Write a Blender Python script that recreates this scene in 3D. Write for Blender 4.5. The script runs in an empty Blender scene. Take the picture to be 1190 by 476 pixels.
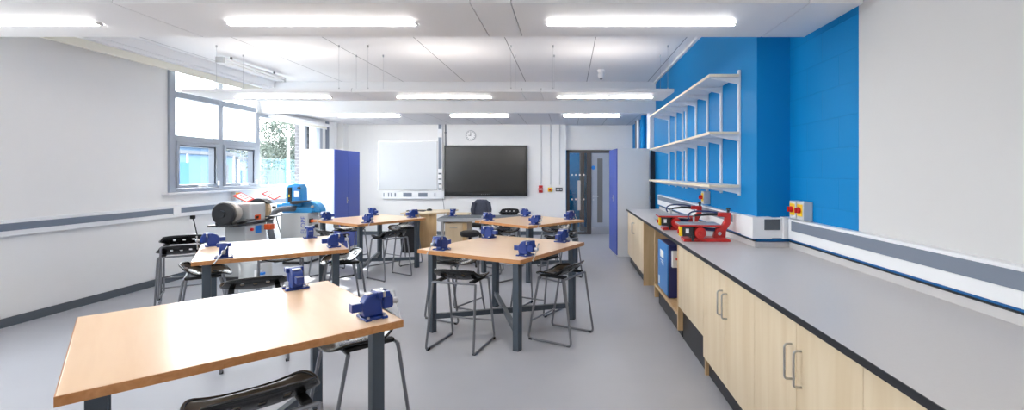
import bpy, bmesh, math, random
from math import pi, cos, sin, radians as R
from mathutils import Vector, Matrix

random.seed(7)
SC = bpy.context.scene
COL = SC.collection

# ------------------------------------------------------------------ materials
def rgb(r, g, b):
    f = lambda c: (c/255/12.92) if c/255 <= 0.04045 else ((c/255+0.055)/1.055)**2.4
    return (f(r), f(g), f(b), 1)

def new_mat(name):
    m = bpy.data.materials.new(name); m.use_nodes = True
    nt = m.node_tree
    return m, nt, nt.nodes['Principled BSDF']

def mat(name, col, rough=0.5, metal=0.0, coat=0.0, spec=0.5, noise=0.0, nscale=6.0, bump=0.0, bscale=60.0):
    m, nt, b = new_mat(name)
    b.inputs['Base Color'].default_value = col
    b.inputs['Roughness'].default_value = rough
    b.inputs['Metallic'].default_value = metal
    b.inputs['Coat Weight'].default_value = coat
    b.inputs['Specular IOR Level'].default_value = spec
    tc = nt.nodes.new('ShaderNodeTexCoord')
    if noise > 0:
        n = nt.nodes.new('ShaderNodeTexNoise'); n.inputs['Scale'].default_value = nscale; n.inputs['Detail'].default_value = 5
        nt.links.new(tc.outputs['Object'], n.inputs['Vector'])
        mx = nt.nodes.new('ShaderNodeMix'); mx.data_type = 'RGBA'
        mx.inputs[6].default_value = tuple(c*(1-noise) for c in col[:3])+(1,)
        mx.inputs[7].default_value = tuple(min(1, c*(1+noise)) for c in col[:3])+(1,)
        nt.links.new(n.outputs['Fac'], mx.inputs[0]); nt.links.new(mx.outputs[2], b.inputs['Base Color'])
    if bump > 0:
        n2 = nt.nodes.new('ShaderNodeTexNoise'); n2.inputs['Scale'].default_value = bscale; n2.inputs['Detail'].default_value = 3
        nt.links.new(tc.outputs['Object'], n2.inputs['Vector'])
        bp = nt.nodes.new('ShaderNodeBump'); bp.inputs['Strength'].default_value = bump; bp.inputs['Distance'].default_value = 0.01
        nt.links.new(n2.outputs['Fac'], bp.inputs['Height']); nt.links.new(bp.outputs['Normal'], b.inputs['Normal'])
    return m

def wood(name, c1, c2, rough=0.35, axis=0, scale=1.0, coat=0.0):
    m, nt, b = new_mat(name)
    tc = nt.nodes.new('ShaderNodeTexCoord'); mp = nt.nodes.new('ShaderNodeMapping')
    s = [9*scale]*3; s[axis] = 0.9*scale
    mp.inputs['Scale'].default_value = s
    n = nt.nodes.new('ShaderNodeTexNoise'); n.inputs['Scale'].default_value = 2.2; n.inputs['Detail'].default_value = 7; n.inputs['Distortion'].default_value = 0.6
    r = nt.nodes.new('ShaderNodeValToRGB')
    r.color_ramp.elements[0].position = 0.32; r.color_ramp.elements[1].position = 0.7
    r.color_ramp.elements[0].color = c1; r.color_ramp.elements[1].color = c2
    nt.links.new(tc.outputs['Object'], mp.inputs['Vector']); nt.links.new(mp.outputs['Vector'], n.inputs['Vector'])
    nt.links.new(n.outputs['Fac'], r.inputs['Fac']); nt.links.new(r.outputs['Color'], b.inputs['Base Color'])
    b.inputs['Roughness'].default_value = rough
    b.inputs['Coat Weight'].default_value = coat; b.inputs['Coat Roughness'].default_value = 0.16
    return m

def emis(name, col, strength):
    m, nt, b = new_mat(name)
    b.inputs['Base Color'].default_value = (0.9, 0.9, 0.9, 1)
    b.inputs['Emission Color'].default_value = col
    b.inputs['Emission Strength'].default_value = strength
    return m

def glass(name, tint=(1, 1, 1, 1), refl=0.08):
    m = bpy.data.materials.new(name); m.use_nodes = True
    nt = m.node_tree; nt.nodes.clear()
    o = nt.nodes.new('ShaderNodeOutputMaterial'); t = nt.nodes.new('ShaderNodeBsdfTransparent'); g = nt.nodes.new('ShaderNodeBsdfGlossy')
    mx = nt.nodes.new('ShaderNodeMixShader')
    t.inputs['Color'].default_value = tint; g.inputs['Roughness'].default_value = 0.02
    mx.inputs[0].default_value = refl
    nt.links.new(t.outputs[0], mx.inputs[1]); nt.links.new(g.outputs[0], mx.inputs[2]); nt.links.new(mx.outputs[0], o.inputs['Surface'])
    return m

def lines_mat(name, col, line_col, axis, x0, pitch, width, rough=0.7):
    """panel joints: thin dark lines every pitch along one axis"""
    m, nt, b = new_mat(name)
    tc = nt.nodes.new('ShaderNodeTexCoord'); sp = nt.nodes.new('ShaderNodeSeparateXYZ')
    nt.links.new(tc.outputs['Object'], sp.inputs[0])
    def math_(op, a, v):
        n = nt.nodes.new('ShaderNodeMath'); n.operation = op
        nt.links.new(a, n.inputs[0]); n.inputs[1].default_value = v; return n.outputs[0]
    a = math_('SUBTRACT', sp.outputs[axis], x0); a = math_('DIVIDE', a, pitch)
    n = nt.nodes.new('ShaderNodeMath'); n.operation = 'FRACT'; nt.links.new(a, n.inputs[0])
    l = math_('LESS_THAN', n.outputs[0], width/pitch)
    mx = nt.nodes.new('ShaderNodeMix'); mx.data_type = 'RGBA'
    mx.inputs[6].default_value = col; mx.inputs[7].default_value = line_col
    nt.links.new(l, mx.inputs[0]); nt.links.new(mx.outputs[2], b.inputs['Base Color'])
    b.inputs['Roughness'].default_value = rough
    return m

def block_mat(name, col, mortar, bw, bh, axes, strength=0.35, rough=0.55, c2=None, msize=0.008, spec=0.5):
    m, nt, b = new_mat(name)
    tc = nt.nodes.new('ShaderNodeTexCoord'); sp = nt.nodes.new('ShaderNodeSeparateXYZ'); cb = nt.nodes.new('ShaderNodeCombineXYZ')
    nt.links.new(tc.outputs['Object'], sp.inputs[0])
    nt.links.new(sp.outputs[axes[0]], cb.inputs[0]); nt.links.new(sp.outputs[axes[1]], cb.inputs[1])
    b.inputs['Specular IOR Level'].default_value = spec
    br = nt.nodes.new('ShaderNodeTexBrick')
    br.inputs['Scale'].default_value = 1.0; br.inputs['Brick Width'].default_value = bw; br.inputs['Row Height'].default_value = bh
    br.inputs['Mortar Size'].default_value = msize; br.inputs['Mortar Smooth'].default_value = 0.6
    br.inputs['Color1'].default_value = col; br.inputs['Color2'].default_value = c2 or col; br.inputs['Mortar'].default_value = mortar
    nt.links.new(cb.outputs[0], br.inputs['Vector']); nt.links.new(br.outputs['Color'], b.inputs['Base Color'])
    bp = nt.nodes.new('ShaderNodeBump'); bp.invert = True; bp.inputs['Strength'].default_value = strength; bp.inputs['Distance'].default_value = 0.006
    nz = nt.nodes.new('ShaderNodeTexNoise'); nz.inputs['Scale'].default_value = 90
    nt.links.new(tc.outputs['Object'], nz.inputs['Vector'])
    ad = nt.nodes.new('ShaderNodeMath'); ad.operation = 'MULTIPLY_ADD'; ad.inputs[1].default_value = 0.25
    nt.links.new(nz.outputs['Fac'], ad.inputs[0]); nt.links.new(br.outputs['Fac'], ad.inputs[2])
    nt.links.new(ad.outputs[0], bp.inputs['Height']); nt.links.new(bp.outputs['Normal'], b.inputs['Normal'])
    b.inputs['Roughness'].default_value = rough
    return m

BLUE = rgb(0, 130, 196)
M = dict(
    floor=mat('vinyl_floor', rgb(172, 174, 181), 0.38, noise=0.05, nscale=3.0, spec=0.35),
    wall=mat('white_paint', rgb(240, 240, 240), 0.75, noise=0.01, spec=0.3),
    rear=mat('pale_grey_paint', rgb(214, 214, 214), 0.8, spec=0.3),
    ceil=lines_mat('ceiling_panels', rgb(236, 236, 238), rgb(150, 150, 154), 0, 0.33, 1.12, 0.012),
    soffit=lines_mat('soffit_panels', rgb(226, 226, 230), rgb(170, 170, 176), 0, -0.4, 0.62, 0.01),
    bulk=mat('bulkhead_paint', rgb(240, 241, 243), 0.7, spec=0.3),
    blue=block_mat('blue_blockwork', BLUE, tuple(c*0.93 for c in BLUE[:3])+(1,), 0.44, 0.215, (1, 2), strength=0.22, msize=0.006, spec=0.2),
    bluep=mat('blue_plaster', BLUE, 0.6, noise=0.02, spec=0.2),
    alu=mat('grey_window_metal', rgb(160, 168, 180), 0.4, 0.1),
    dark_alu=mat('dark_window_metal', rgb(60, 68, 80), 0.4, 0.2),
    sill=mat('white_sill', rgb(244, 244, 246), 0.35),
    trunk=mat('white_trunking', rgb(240, 242, 245), 0.35),
    tgrey=mat('grey_trunking_lid', rgb(120, 130, 146), 0.4),
    dgrey=mat('dark_grey_skirting', rgb(88, 96, 104), 0.5),
    stripe=mat('blue_stripe', rgb(0, 110, 180), 0.4),
    black=mat('black_edge', rgb(26, 28, 34), 0.4),
    cream=mat('cream_blind_fabric', rgb(240, 238, 226), 0.8, bump=0.05, bscale=300),
    glass=glass('clear_glass', (0.97, 0.99, 1, 1), 0.04),
    beech=wood('beech_laminate', rgb(250, 214, 174), rgb(245, 206, 164), 0.28, 0, 0.8, coat=0.25),
    lipping=wood('beech_lipping', rgb(208, 150, 98), rgb(190, 128, 74), 0.3, 0, 1.5),
    leg=mat('slate_grey_steel', rgb(78, 88, 98), 0.4, 0.25),
    tube=mat('grey_tube_steel', rgb(140, 142, 148), 0.3, 0.8),
    plastic=mat('black_gloss_plastic', rgb(14, 15, 17), 0.24, coat=0.2),
    satin=mat('satin_drum_steel', rgb(198, 192, 184), 0.35, 0.35),
    rubber=mat('black_rubber', rgb(24, 24, 26), 0.7),
    vice=mat('blue_enamel', rgb(22, 56, 138), 0.38, coat=0.15),
    steel=mat('bright_steel', rgb(200, 202, 206), 0.28, 0.9),
    maple=wood('maple_laminate', rgb(232, 214, 184), rgb(221, 199, 164), 0.38, 2, 0.55),
    maple_edge=wood('maple_edge', rgb(222, 190, 144), rgb(208, 174, 126), 0.4, 2, 1.0),
    worktop=mat('grey_worktop', rgb(208, 206, 206), 0.36, noise=0.03, nscale=60),
    handle=mat('satin_handle', rgb(190, 190, 190), 0.3, 0.9),
    shelf=mat('white_shelf', rgb(236, 236, 238), 0.5),
    shelf_edge=mat('cream_shelf_edge', rgb(236, 222, 198), 0.5),
    cab_w=mat('pale_grey_cabinet', rgb(232, 232, 232), 0.5),
    cab_b=mat('cobalt_blue_door', rgb(60, 84, 178), 0.4),
    box_grey=mat('isolator_grey', rgb(206, 208, 210), 0.45),
    yellow=mat('yellow_plate', rgb(250, 206, 20), 0.4),
    red=mat('red_knob', rgb(206, 26, 30), 0.35),
    sawred=mat('red_enamel', rgb(204, 40, 36), 0.35, coat=0.2),
    bluehose=mat('navy_tube', rgb(40, 58, 110), 0.4),
    orange=mat('orange_plastic', rgb(236, 96, 40), 0.4),
    screen=mat('black_screen', rgb(40, 40, 38), 0.22, spec=0.7),
    bezel=mat('black_bezel', rgb(20, 21, 23), 0.35),
    wboard=mat('gloss_whiteboard', rgb(218, 222, 226), 0.22, spec=0.3),
    chrome=mat('silver_trim', rgb(205, 208, 212), 0.3, 0.7),
    doorframe=mat('brown_grey_door_frame', rgb(70, 66, 68), 0.45),
    doorgrey=mat('grey_door_leaf', rgb(168, 174, 186), 0.45),
    machine_grey=mat('machine_grey', rgb(196, 200, 202), 0.42, coat=0.2),
    machine_blue=mat('machine_sky_blue', rgb(52, 152, 216), 0.35, coat=0.2),
    cast=mat('black_cast_iron', rgb(48, 50, 54), 0.45),
    hose=mat('grey_flexible_hose', rgb(110, 116, 124), 0.6),
    paper=mat('white_sign_card', rgb(250, 250, 250), 0.6),
    redsign=mat('red_sign_border', rgb(226, 70, 60), 0.5),
    plywood=wood('plywood_disc', rgb(232, 204, 168), rgb(214, 182, 140), 0.5, 1, 1.0),
    fabric=mat('charcoal_jacket', rgb(70, 74, 88), 0.9, noise=0.3, nscale=30, bump=0.4),
    upholstery=mat('black_upholstery', rgb(24, 24, 28), 0.75),
    lamp=emis('lamp_diffuser', (1.0, 0.96, 0.91, 1), 18.0),
    uplight=emis('uplight_diffuser', (1.0, 0.92, 0.84, 1), 1.6),
    raft=mat('white_raft', rgb(238, 238, 240), 0.5),
    wire=mat('steel_wire', rgb(190, 192, 196), 0.4, 0.6),
    white=mat('white_plastic', rgb(242, 242, 243), 0.4),
    greyp=mat('mid_grey_plastic', rgb(120, 122, 128), 0.4),
    navy=mat('navy_case', rgb(44, 52, 108), 0.4),
    caseblue=mat('case_blue', rgb(56, 134, 206), 0.35),
    bluesign=mat('blue_sign', rgb(30, 130, 220), 0.4),
    frost=mat('smoked_glazing', rgb(118, 118, 118), 0.15),
    cabinpale=mat('pale_cabin_panel', rgb(56, 84, 112), 0.6),
    cabinblue=mat('bright_blue_cabin_door', rgb(16, 74, 130), 0.5),
    roofgrey=mat('grey_roofing', rgb(66, 70, 78), 0.7),
    grass=mat('tarmac_yard', rgb(128, 127, 124), 0.9, noise=0.1),
    leaf=mat('green_leaves', rgb(54, 64, 56), 0.8, noise=0.4, nscale=4),
    bark=mat('tree_bark', rgb(62, 56, 50), 0.9, noise=0.3),
    brick=block_mat('grey_brown_brick', rgb(74, 72, 78), rgb(104, 104, 108), 0.225, 0.075, (0, 2), c2=rgb(58, 56, 62)),
    fence=mat('teal_fence_wire', rgb(40, 84, 84), 0.5, 0.0),
)

# ------------------------------------------------------------------ mesh builder
class MB:
    def __init__(s): s.v = []; s.f = []; s.M = Matrix.Identity(4)
    def add(s, vs, fs):
        o = len(s.v); s.v += [s.M @ Vector(v) for v in vs]; s.f += [tuple(i+o for i in f) for f in fs]; return s
    def box(s, a, b):
        x0, y0, z0 = [min(a[i], b[i]) for i in range(3)]; x1, y1, z1 = [max(a[i], b[i]) for i in range(3)]
        return s.add([(x0, y0, z0), (x1, y0, z0), (x1, y1, z0), (x0, y1, z0), (x0, y0, z1), (x1, y0, z1), (x1, y1, z1), (x0, y1, z1)],
                     [(0, 3, 2, 1), (4, 5, 6, 7), (0, 1, 5, 4), (1, 2, 6, 5), (2, 3, 7, 6), (3, 0, 4, 7)])
    def prism(s, poly, axis, lo, hi):
        n = len(poly)
        P = {'x': lambda a, b, t: (t, a, b), 'y': lambda a, b, t: (a, t, b), 'z': lambda a, b, t: (a, b, t)}[axis]
        vs = [P(a, b, lo) for a, b in poly]+[P(a, b, hi) for a, b in poly]
        fs = [tuple(range(n))[::-1], tuple(range(n, 2*n))]+[(i, (i+1) % n, n+(i+1) % n, n+i) for i in range(n)]
        return s.add(vs, fs)
    def cyl(s, p0, p1, r0, r1=None, seg=16):
        r1 = r0 if r1 is None else r1
        p0, p1 = Vector(p0), Vector(p1); d = (p1-p0).normalized()
        q = d.to_track_quat('Z', 'Y'); vs = []
        for p, r in ((p0, r0), (p1, r1)):
            for i in range(seg):
                a = 2*pi*i/seg; vs.append(p+q @ Vector((r*cos(a), r*sin(a), 0)))
        return s.add(vs, [tuple(range(seg))[::-1], tuple(range(seg, 2*seg))]+[(i, (i+1) % seg, seg+(i+1) % seg, seg+i) for i in range(seg)])
    def lathe(s, prof, seg=24, axis='z', c=(0, 0, 0)):
        """prof: (r, t) along axis"""
        vs = []; n = len(prof)
        for r, t in prof:
            r = max(r, 1e-4)
            for i in range(seg):
                a = 2*pi*i/seg; x, y = r*cos(a), r*sin(a)
                p = {'z': (x, y, t), 'x': (t, x, y), 'y': (y, t, x)}[axis]
                vs.append((p[0]+c[0], p[1]+c[1], p[2]+c[2]))
        fs = [(k*seg+i, k*seg+(i+1) % seg, (k+1)*seg+(i+1) % seg, (k+1)*seg+i) for k in range(n-1) for i in range(seg)]
        fs += [tuple(range(seg))[::-1], tuple(range((n-1)*seg, n*seg))]
        return s.add(vs, fs)
    def tube(s, pts, r, seg=10, closed=False, bend=0.0, bseg=5):
        P = [Vector(p) for p in pts]
        if bend > 0:
            Q = []; n = len(P)
            for i, p in enumerate(P):
                if not closed and i in (0, n-1): Q.append(p); continue
                a, b = P[(i-1) % n], P[(i+1) % n]
                la, lb = (a-p).length, (b-p).length; t = min(bend, la*0.48, lb*0.48)
                A, B = p+(a-p).normalized()*t, p+(b-p).normalized()*t
                for k in range(bseg+1):
                    u = k/bseg; Q.append(A*(1-u)**2+p*2*u*(1-u)+B*u*u)
            P = Q
        n = len(P); vs = []; fs = []
        prev = None; N = None
        for i, p in enumerate(P):
            if closed: d = (P[(i+1) % n]-P[(i-1) % n])
            else: d = P[min(i+1, n-1)]-P[max(i-1, 0)]
            d.normalize()
            if N is None:
                h = Vector((0, 0, 1)) if abs(d.z) < 0.9 else Vector((1, 0, 0)); N = d.cross(h).normalized()
            else:
                N = (N-d*N.dot(d)).normalized()
            B = d.cross(N)
            rr = r[i] if isinstance(r, (list, tuple)) else r
            for k in range(seg):
                a = 2*pi*k/seg; vs.append(p+N*cos(a)*rr+B*sin(a)*rr)
        m = n if closed else n-1
        for i in range(m):
            for k in range(seg):
                j = (i+1) % n; fs.append((i*seg+k, i*seg+(k+1) % seg, j*seg+(k+1) % seg, j*seg+k))
        if not closed: fs += [tuple(range(seg))[::-1], tuple(range((n-1)*seg, n*seg))]
        return s.add(vs, fs)
    def build(s, name, m, parent=None, smooth=True, bevel=0.0, ang=38, seg=2):
        me = bpy.data.meshes.new(name); me.from_pydata([tuple(v) for v in s.v], [], s.f)
        bm = bmesh.new(); bm.from_mesh(me); bmesh.ops.recalc_face_normals(bm, faces=bm.faces); bm.to_mesh(me); bm.free()
        me.materials.append(m)
        if smooth:
            me.polygons.foreach_set('use_smooth', [True]*len(me.polygons)); me.set_sharp_from_angle(angle=R(ang))
        o = bpy.data.objects.new(name, me); COL.objects.link(o)
        if parent: o.parent = parent
        if bevel > 0:
            b = o.modifiers.new('bevel', 'BEVEL'); b.width = bevel; b.segments = seg; b.limit_method = 'ANGLE'; b.angle_limit = R(50)
            b.harden_normals = False
        return o

def box(name, a, b, m, parent=None, bevel=0.0): return MB().box(a, b).build(name, m, parent, bevel=bevel)
def tag(o, label, cat, group=None, kind=None):
    o['label'] = label; o['category'] = cat
    if group: o['group'] = group
    if kind: o['kind'] = kind
    return o
def thing(name, label, cat, loc=(0, 0, 0), rz=0.0, group=None):
    o = bpy.data.objects.new(name, None); COL.objects.link(o); o.empty_display_size = 0.05
    o.location = loc; o.rotation_euler = (0, 0, rz)
    return tag(o, label, cat, group)
def struct(o): o['kind'] = 'structure'; return o
def dup(root, loc, rz, label, group=None):
    r = root.copy(); COL.objects.link(r); r.location = loc; r.rotation_euler = (0, 0, rz); r['label'] = label
    if group: r['group'] = group
    for ch in list(root.children):
        c = ch.copy(); COL.objects.link(c); c.parent = r
        for g in list(ch.children):
            d = g.copy(); COL.objects.link(d); d.parent = c
    return r
def text(name, body, size, m, mw, parent=None, ext=0.001):
    cu = bpy.data.curves.new(name, 'FONT'); cu.body = body; cu.size = size; cu.extrude = ext; cu.align_x = 'CENTER'; cu.align_y = 'CENTER'
    t = bpy.data.objects.new(name, cu); COL.objects.link(t)
    dg = bpy.context.evaluated_depsgraph_get(); me = bpy.data.meshes.new_from_object(t.evaluated_get(dg))
    bpy.data.objects.remove(t)
    me.transform(mw); me.materials.clear(); me.materials.append(m)
    o = bpy.data.objects.new(name, me); COL.objects.link(o)
    if parent: o.parent = parent
    return o

# ------------------------------------------------------------------ key measures (metres; camera at origin looking +Y)
H = 1.55
XL, XR, XS = -5.65, 1.88, 1.60          # window wall, blue recess wall, blue shelf wall
YB, YD, YR = 11.80, 11.95, -2.0         # back wall, door wall, rear wall
ZC, ZS, ZBK = 3.21, 2.735, 2.64         # ceiling, low soffit, bulkhead underside
YBK, YP = 8.70, 4.03                    # bulkhead face, pier face
PX = lambda x, Y: (x-660.5)*Y/552.0
PZ = lambda y, Y: H-(y-200.1)*Y/552.0

# ------------------------------------------------------------------ camera
cd = bpy.data.cameras.new('camera'); cam = bpy.data.objects.new('camera', cd); COL.objects.link(cam)
cam.location = (0, 0, H); cam.rotation_euler = (pi/2, 0, 0)
cd.sensor_width = 36; cd.sensor_fit = 'HORIZONTAL'; cd.lens = 552*36/1190
cd.shift_x = -65.5/1190; cd.shift_y = -37.9/1190; cd.clip_start = 0.02; cd.clip_end = 300
SC.camera = cam

# ================================================================== SETTING
def shell():
    struct(box('floor', (XL-0.3, YR-0.2, -0.12), (XR+0.3, YD+0.2, 0), M['floor']))
    struct(box('ceiling', (XL-0.3, YR-0.2, ZC), (XR+0.3, YBK+0.2, ZC+0.12), M['ceil']))
    struct(box('trim_soffit', (XL-0.3, YBK+0.1, ZS), (XR+0.3, YD+0.2, ZS+0.12), M['soffit']))
    struct(box('trim_bulkhead', (XL-0.02, YBK, ZBK), (XS+0.005, YBK+0.1, ZC), M['bulk']))
    # window wall: one long opening, plus an unseen one added for foreground light
    w = MB()
    Y0, Y1 = 6.70, 10.84; S, T1, T2 = 1.25, 3.10, 2.62
    w.box((XL-0.28, YR-0.2, -0.05), (XL, YD+0.2, S))
    w.box((XL-0.28, YR-0.2, S), (XL, 1.7, ZC)); w.box((XL-0.28, 4.4, S), (XL, Y0, ZC)); w.box((XL-0.28, 1.7, T1), (XL, 4.4, ZC))
    w.box((XL-0.28, Y0, T1), (XL, 8.62, ZC)); w.box((XL-0.28, 8.62, T2), (XL, Y1, ZC)); w.box((XL-0.28, Y1, S), (XL, YD+0.2, ZC))
    struct(w.build('wall_left', M['wall'], smooth=False))
    w = MB(); w.box((XL-0.2, YB, 0), (PX(657.5, YB), YD+0.2, ZC))
    struct(w.build('wall_back', M['wall'], smooth=False))
    w = MB(); dx0, dx1, dh = PX(658.2, YD)-0.005, 1.32, PZ(174.0, YD)
    w.box((PX(657.5, YB)-0.01, YD+0.01, dh), (XR+0.2, YD+0.2, ZC)); w.box((dx1, YD+0.01, 0), (XR+0.2, YD+0.2, dh))
    struct(w.build('wall_back_recess', M['wall'], smooth=False))
    struct(box('wall_rear', (XL-0.3, YR-0.2, 0), (XR+0.3, YR, ZC), M['rear']))
    struct(box('wall_right', (XR, 3.075, 0), (XR+0.2, YD+0.2, ZC), M['blue']))
    struct(box('wall_right_near', (XR, YR-0.2, 0), (XR+0.2, 3.075, ZC), M['rear']))
    w = MB(); w.box((XS, YP, 0), (XR+0.05, 8.72, ZC)); w.box((XS+0.02, 8.72, 0), (XR+0.05, YD+0.1, ZS+0.05))
    struct(w.build('wall_right_pier', M['bluep'], smooth=False))
    # ceiling edge trim along the shelf wall
    struct(box('trim_ceiling_edge', (XS-0.035, YP, ZC-0.035), (XS, YBK, ZC), M['raft']))
    # pale boxing and dark pipe where the shelf wall ends
    struct(box('trim_boxing', (XS-0.06, 8.98, 0), (XS+0.02, 9.30, ZS), M['bulk']))
    struct(MB().cyl((XS-0.03, 9.95, 0), (XS-0.03, 9.95, ZS), 0.05).build('trim_pipe_blue', M['bluep']))
    struct(MB().cyl((XS-0.02, 10.75, 0), (XS-0.02, 10.75, ZS), 0.035).build('trim_pipe_white', M['bulk']))
    struct(MB().cyl((XS-0.02, 11.05, 0), (XS-0.02, 11.05, ZS), 0.03).build('trim_pipe_grey', M['greyp']))
    # corner boxings at the end of the windows
    struct(box('trim_corner_dark', (XL, 11.05, 0), (XL+0.03, 11.16, ZS), M['tgrey']))
    struct(box('trim_corner_post', (XL, 11.22, 0), (XL+0.10, 11.40, ZS), M['bulk']))
    struct(box('trim_corner_column', (XL, 11.55, 0), (XL+0.18, YB, ZS), M['wall']))
    # skirtings
    struct(box('baseboard_back', (-5.45, YB-0.018, 0), (PX(657.5, YB), YB, 0.09), M['dgrey']))
    struct(box('baseboard_left', (XL, YR, 0), (XL+0.018, 11.0, 0.09), M['dgrey']))
    # blind boxing under the ceiling
    struct(box('trim_blind_box', (XL+0.01, YR, 3.095), (XL+0.28, YBK-0.02, ZC), M['bulk']))
    struct(box('trim_sill', (XL-0.06, 6.60, 1.235), (XL+0.10, 11.0, 1.262), M['sill'], bevel=0.004))
shell()

def windows():
    xa, xb = XL-0.075, XL+0.035          # frame depth
    ml = [6.745, 7.68, 8.60, 10.15, 10.80]; hw = 0.05; xg = XL-0.03
    S, TL, TM, TH = 1.262, 2.67, 2.045, 3.10
    for i in range(4):
        y0, y1 = ml[i]+hw, ml[i+1]-hw
        top = TH if i < 2 else 2.625
        root = thing('window_%d' % (i+1), '', '', (XL, (y0+y1)/2, S)); del root['label']; del root['category']; root['kind'] = 'structure'
        def L(mb, name, m, bevel=0.004, par=None):
            mb.M = Matrix.Translation((-XL, -(y0+y1)/2, -S)); mb2 = MB(); mb2.v = [mb.M @ v for v in mb.v]; mb2.f = mb.f
            return mb2.build(name, m, par or root, bevel=bevel)
        def B(name, a, b, m, par=None, bevel=0.004):
            q = MB(); q.box(a, b); return L(q, name, m, bevel, par)
        B('mullion', (xa, ml[i]-hw, S), (xb, ml[i]+hw, top), M['alu'])
        if i == 3: B('mullion', (xa, ml[4]-hw, S), (xb, ml[4]+hw, top), M['alu'])
        B('head_rail', (xa, y0, top-0.06), (xb, y1, top), M['alu'])
        B('bottom_rail', (xa, y0, S), (xb, y1, S+0.05), M['alu'])
        if i < 2:
            B('transom', (xa, y0, TL-0.043), (xb, y1, TL+0.043), M['alu'])
            B('transom', (xa, y0, TM-0.042), (xb, y1, TM+0.042), M['alu'])
            # opening light: sash with a dark inner rebate, stay handle and catch
            q = MB()
            a0, a1, z0, z1, t = y0+0.006, y1-0.006, S+0.055, TM-0.045, 0.05
            q.box((xa+0.02, a0, z0), (xb+0.012, a0+t, z1)).box((xa+0.02, a1-t, z0), (xb+0.012, a1, z1))
            q.box((xa+0.02, a0+t, z0), (xb+0.012, a1-t, z0+t)).box((xa+0.02, a0+t, z1-t), (xb+0.012, a1-t, z1))
            sash = L(q, 'sash', M['alu'])
            q = MB(); q.box((xa+0.01, a1-t-0.028, z0+t), (xb-0.01, a1-t, z1-t)); q.box((xa+0.01, a0+t, z1-t-0.02), (xb-0.01, a1-t-0.028, z1-t)); L(q, 'gasket', M['dark_alu'], 0.0, sash)
            ym = (a0+a1)/2
            q = MB(); q.box((xb+0.012, ym-0.03, z0+0.005), (xb+0.03, ym+0.03, z0+0.035)); q.box((xb+0.02, ym-0.02, z0+0.012), (xb+0.04, ym+0.14, z0+0.03)); L(q, 'handle', M['white'], 0.004, sash)
            q = MB(); q.box((xb+0.012, a1-0.045, z0+0.02), (xb+0.035, a1-0.005, z0+0.10)); L(q, 'restrictor', M['white'], 0.006, sash)
            B('pane', (xg-0.004, y0, TL+0.043), (xg+0.004, y1, top-0.06), M['glass'], bevel=0)
            B('pane', (xg-0.004, y0, TM+0.042), (xg+0.004, y1, TL-0.043), M['glass'], bevel=0)
            B('pane', (xg-0.004, a0+t, z0+t), (xg+0.004, a1-t, z1-t), M['glass'], bevel=0)
        else:
            B('pane', (xg-0.004, y0, S+0.05), (xg+0.004, y1, top-0.06), M['glass'], bevel=0)
    root = thing('window_5', '', '', (XL, 1.45, S)); del root['label']; del root['category']; root['kind'] = 'structure'  # extra window out of view, added to bring daylight to the foreground
    for k in range(4):
        y = 1.7+k*0.90; MB().box((-0.075, y-1.45-0.05*(k > 0), 0), (0.035, y-1.45+0.05*(k < 3), TH-S)).build('mullion', M['alu'], root)
        if k < 3:
            q = MB()
            for z in (0, 0.74, 1.365, TH-S-0.06): q.box((-0.075, y-1.40, z), (0.035, y-1.45+0.85, z+0.06))
            q.build('transom', M['alu'], root); MB().box((-0.034, y-1.40, 0.06), (-0.026, y-1.45+0.85, TH-S-0.06)).build('pane', M['glass'], root, smooth=False)
    # blinds
    t = thing('roller_blind', 'cream roller blind rolled nearly up above the two-pane window', 'blind', (XL+0.14, 6.0, 2.96))
    q = MB(); q.box((-0.10, -7.5, 0.085), (0.13, 2.58, 0.134)); q.build('cassette', M['bulk'], t, bevel=0.006)
    q = MB(); q.box((0.05, -7.45, 0.0), (0.056, 2.56, 0.09)); q.build('fabric', M['cream'], t)
    q = MB(); q.box((0.043, -7.45, -0.014), (0.063, 2.56, 0.006)); q.build('bottom_bar', M['cream'], t, bevel=0.003)
    t = thing('roller_blind', 'white roller blind cassette under the low soffit above the big pane with the tree', 'blind', (XL+0.14, 8.85, 2.56))
    q = MB(); q.box((-0.08, 0, 0.02), (0.06, 2.0, 0.085)); q.build('cassette', M['bulk'], t, bevel=0.01)
    q = MB(); q.box((0.0, 0.02, -0.03), (0.005, 1.98, 0.03)); q.build('fabric', M['cream'], t)
    q = MB(); q.cyl((0.0025, 0.02, -0.03), (0.0025, 1.98, -0.03), 0.009); q.build('bottom_bar', M['white'], t)
windows()

# ------------------------------------------------------------------ dado trunking
def trunking_left():
    t = thing('dado_trunking', 'white dado trunking with grey lid along the wall below the windows', 'trunking', (XL, 8, 0.91))
    q = MB(); q.box((0, -4.4, 0), (0.05, 3.0, 0.165)); q.build('channel', M['trunk'], t, bevel=0.004)
    for a, b in ((-4.38, -1.27), (-1.14, 2.98)):
        q = MB(); q.box((0.045, a, 0.055), (0.054, b, 0.13)); q.build('lid', M['tgrey'], t)
    q = MB(); q.box((0.04, -1.27, 0.03), (0.06, -1.14, 0.15)); q.build('socket_plate', M['white'], t, bevel=0.004)
trunking_left()

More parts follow.
